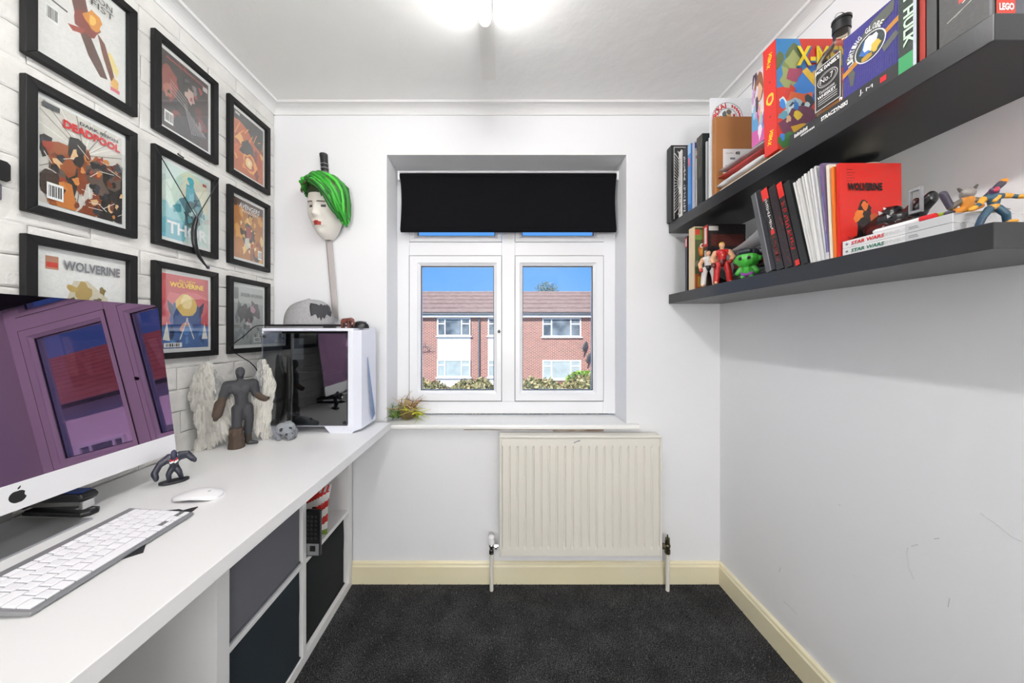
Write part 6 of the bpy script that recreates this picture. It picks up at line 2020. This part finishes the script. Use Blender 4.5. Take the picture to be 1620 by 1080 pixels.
tv_.scale = (1.1, .72, 1.35)
mb = MB(); frame_rect(mb, -.016, .016, .0, .040, .004, -.003, .003)
mb.v = [(-.018 + y * 1.0, -.058 + x * .9, .024 + z) for x, y, z in mb.v]
mb.build('grey_frame', cmat('#8c8c90'), tv_)
mb = MB()
for (y_, z_, s_) in ((.030, .040, .008), (.008, .030, .007), (-.014, .014, .008), (.018, .046, .005)):
    mb.prism([(-.0185 + .001 * s_, y_ - s_, z_), (-.0195, y_, z_ + s_ * .5), (-.0185, y_ + s_ * .6, z_ + s_ * .7), (-.0195, y_ + s_ * .2, z_ - s_ * .3)], (-.0012, 0, 0))
mb.build('silver_decals', mat('silver_decal', (190, 190, 194), .3, .4), tv_, fix=True)
# marker pens
def pen(label, y0, y1, x, z, c):
    t = thing('marker_pen', label, 'pen', (x, (y0 + y1) / 2, z), (0, 0, 0), 'marker pens on the white volumes')
    L = (y1 - y0) / 2
    MB().cyl((0, L, 0), (0, -L + .022, 0), .0052, n=14).cyl((0, L, 0), (0, L + .004, 0), .0052, .004, n=14).build('barrel', WHITEP, t, smooth=True)
    MB().cyl((0, -L + .022, 0), (0, -L, 0), .0062, .0056, n=14).build('cap', cmat(c), t, smooth=True)
pen('white marker pen with a red cap on the white volumes', .640, .742, .874, oz + .0063, '#d0202a')
pen('white marker pen with a lime green cap on the white volumes', .628, .72, .886, oz + .0063, '#8fb02c')
# two posed toys at the near end
rc = thing('toy_figurine', 'orange and dark toy sprawled with raised limbs on the white volumes', 'figurine', (.908, .620, oz), (0, 0, -.55), 'small toys at the near shelf end')
D_, O_, W_ = '#3a3444', '#d88a2a', '#6a6258'
caps = [((0, 0, .014), .008, (0, 0, .030), .0085, O_), ((0, 0, .040), .0100, (0, -.002, .042), .0100, '#8a8480'), ((-.008, 0, .049), .003, (-.011, 0, .054), .002, '#4a4440'), ((.008, 0, .049), .003, (.012, 0, .056), .002, '#4a4440'),
        ((-.009, 0, .028), .005, (-.020, 0, .018), .0055, W_), ((-.020, 0, .018), .0055, (-.030, 0, .048), .0060, D_), ((.009, 0, .028), .005, (.018, 0, .024), .0055, W_), ((.018, 0, .024), .0050, (.040, 0, .052), .0056, D_), ((.038, 0, .050), .0052, (.043, 0, .056), .0050, O_),
        ((-.004, 0, .012), .0065, (-.018, -.006, .006), .0055, O_), ((-.018, -.006, .006), .005, (-.028, -.008, .006), .005, D_), ((.006, 0, .012), .0065, (.014, -.004, .014), .0050, O_)]
figure('body', caps, PLASTIC, rc, .0014, 2)
mb = MB(); mb.prism([(-.03, -.012, 0), (.04, -.012, 0), (.048, -.004, 0), (.04, .008, 0), (-.028, .008, 0)], (0, 0, .002)); mb.build('board', cmat('#8a846c'), rc, fix=True)
nv_ = thing('toy_figurine', 'blue and yellow toy figure standing on the near shelf end', 'figurine', (.890, .575, Z1b), (0, 0, -.45), 'small toys at the near shelf end')
BL_, YL = '#2f5064', '#d8982c'
caps = [((-.006, 0, .036), .0068, (-.016, -.002, .020), .0062, BL_), ((-.016, -.002, .020), .0062, (-.020, 0, .005), .0058, '#24405a'), ((.006, 0, .036), .0068, (.015, -.002, .022), .0062, BL_), ((.015, -.002, .022), .006, (.020, .004, .008), .0056, BL_), ((.020, .002, .006), .0045, (.025, -.006, .005), .004, YL),
        ((0, 0, .040), .0072, (0, 0, .043), .0072, YL), ((0, 0, .047), .0080, (0, 0, .056), .0095, BL_), ((-.010, 0, .060), .006, (.010, 0, .060), .006, BL_), ((-.003, -.008, .050), .003, (.003, -.008, .058), .003, YL), ((0, -.001, .071), .0072, (0, -.001, .073), .0072, '#4a3050'), ((-.001, -.006, .071), .0035, (.001, -.006, .075), .0035, '#c02c4a'),
        ((-.014, 0, .058), .0055, (-.020, -.002, .048), .0050, YL), ((-.020, -.002, .048), .0045, (-.029, -.006, .041), .0042, BL_), ((-.029, -.006, .041), .0045, (-.035, -.008, .037), .0045, YL), ((.014, 0, .060), .0055, (.022, 0, .058), .0050, YL), ((.022, 0, .058), .0042, (.032, -.002, .054), .0042, BL_), ((.032, -.002, .054), .0045, (.040, -.004, .053), .0045, YL)]
figure('body', caps, PLASTIC, nv_, .0013, 2)
nv_.scale = (.86, .86, .88)

for o_ in bpy.data.objects:
    if 'th' in o_:
        del o_['th']
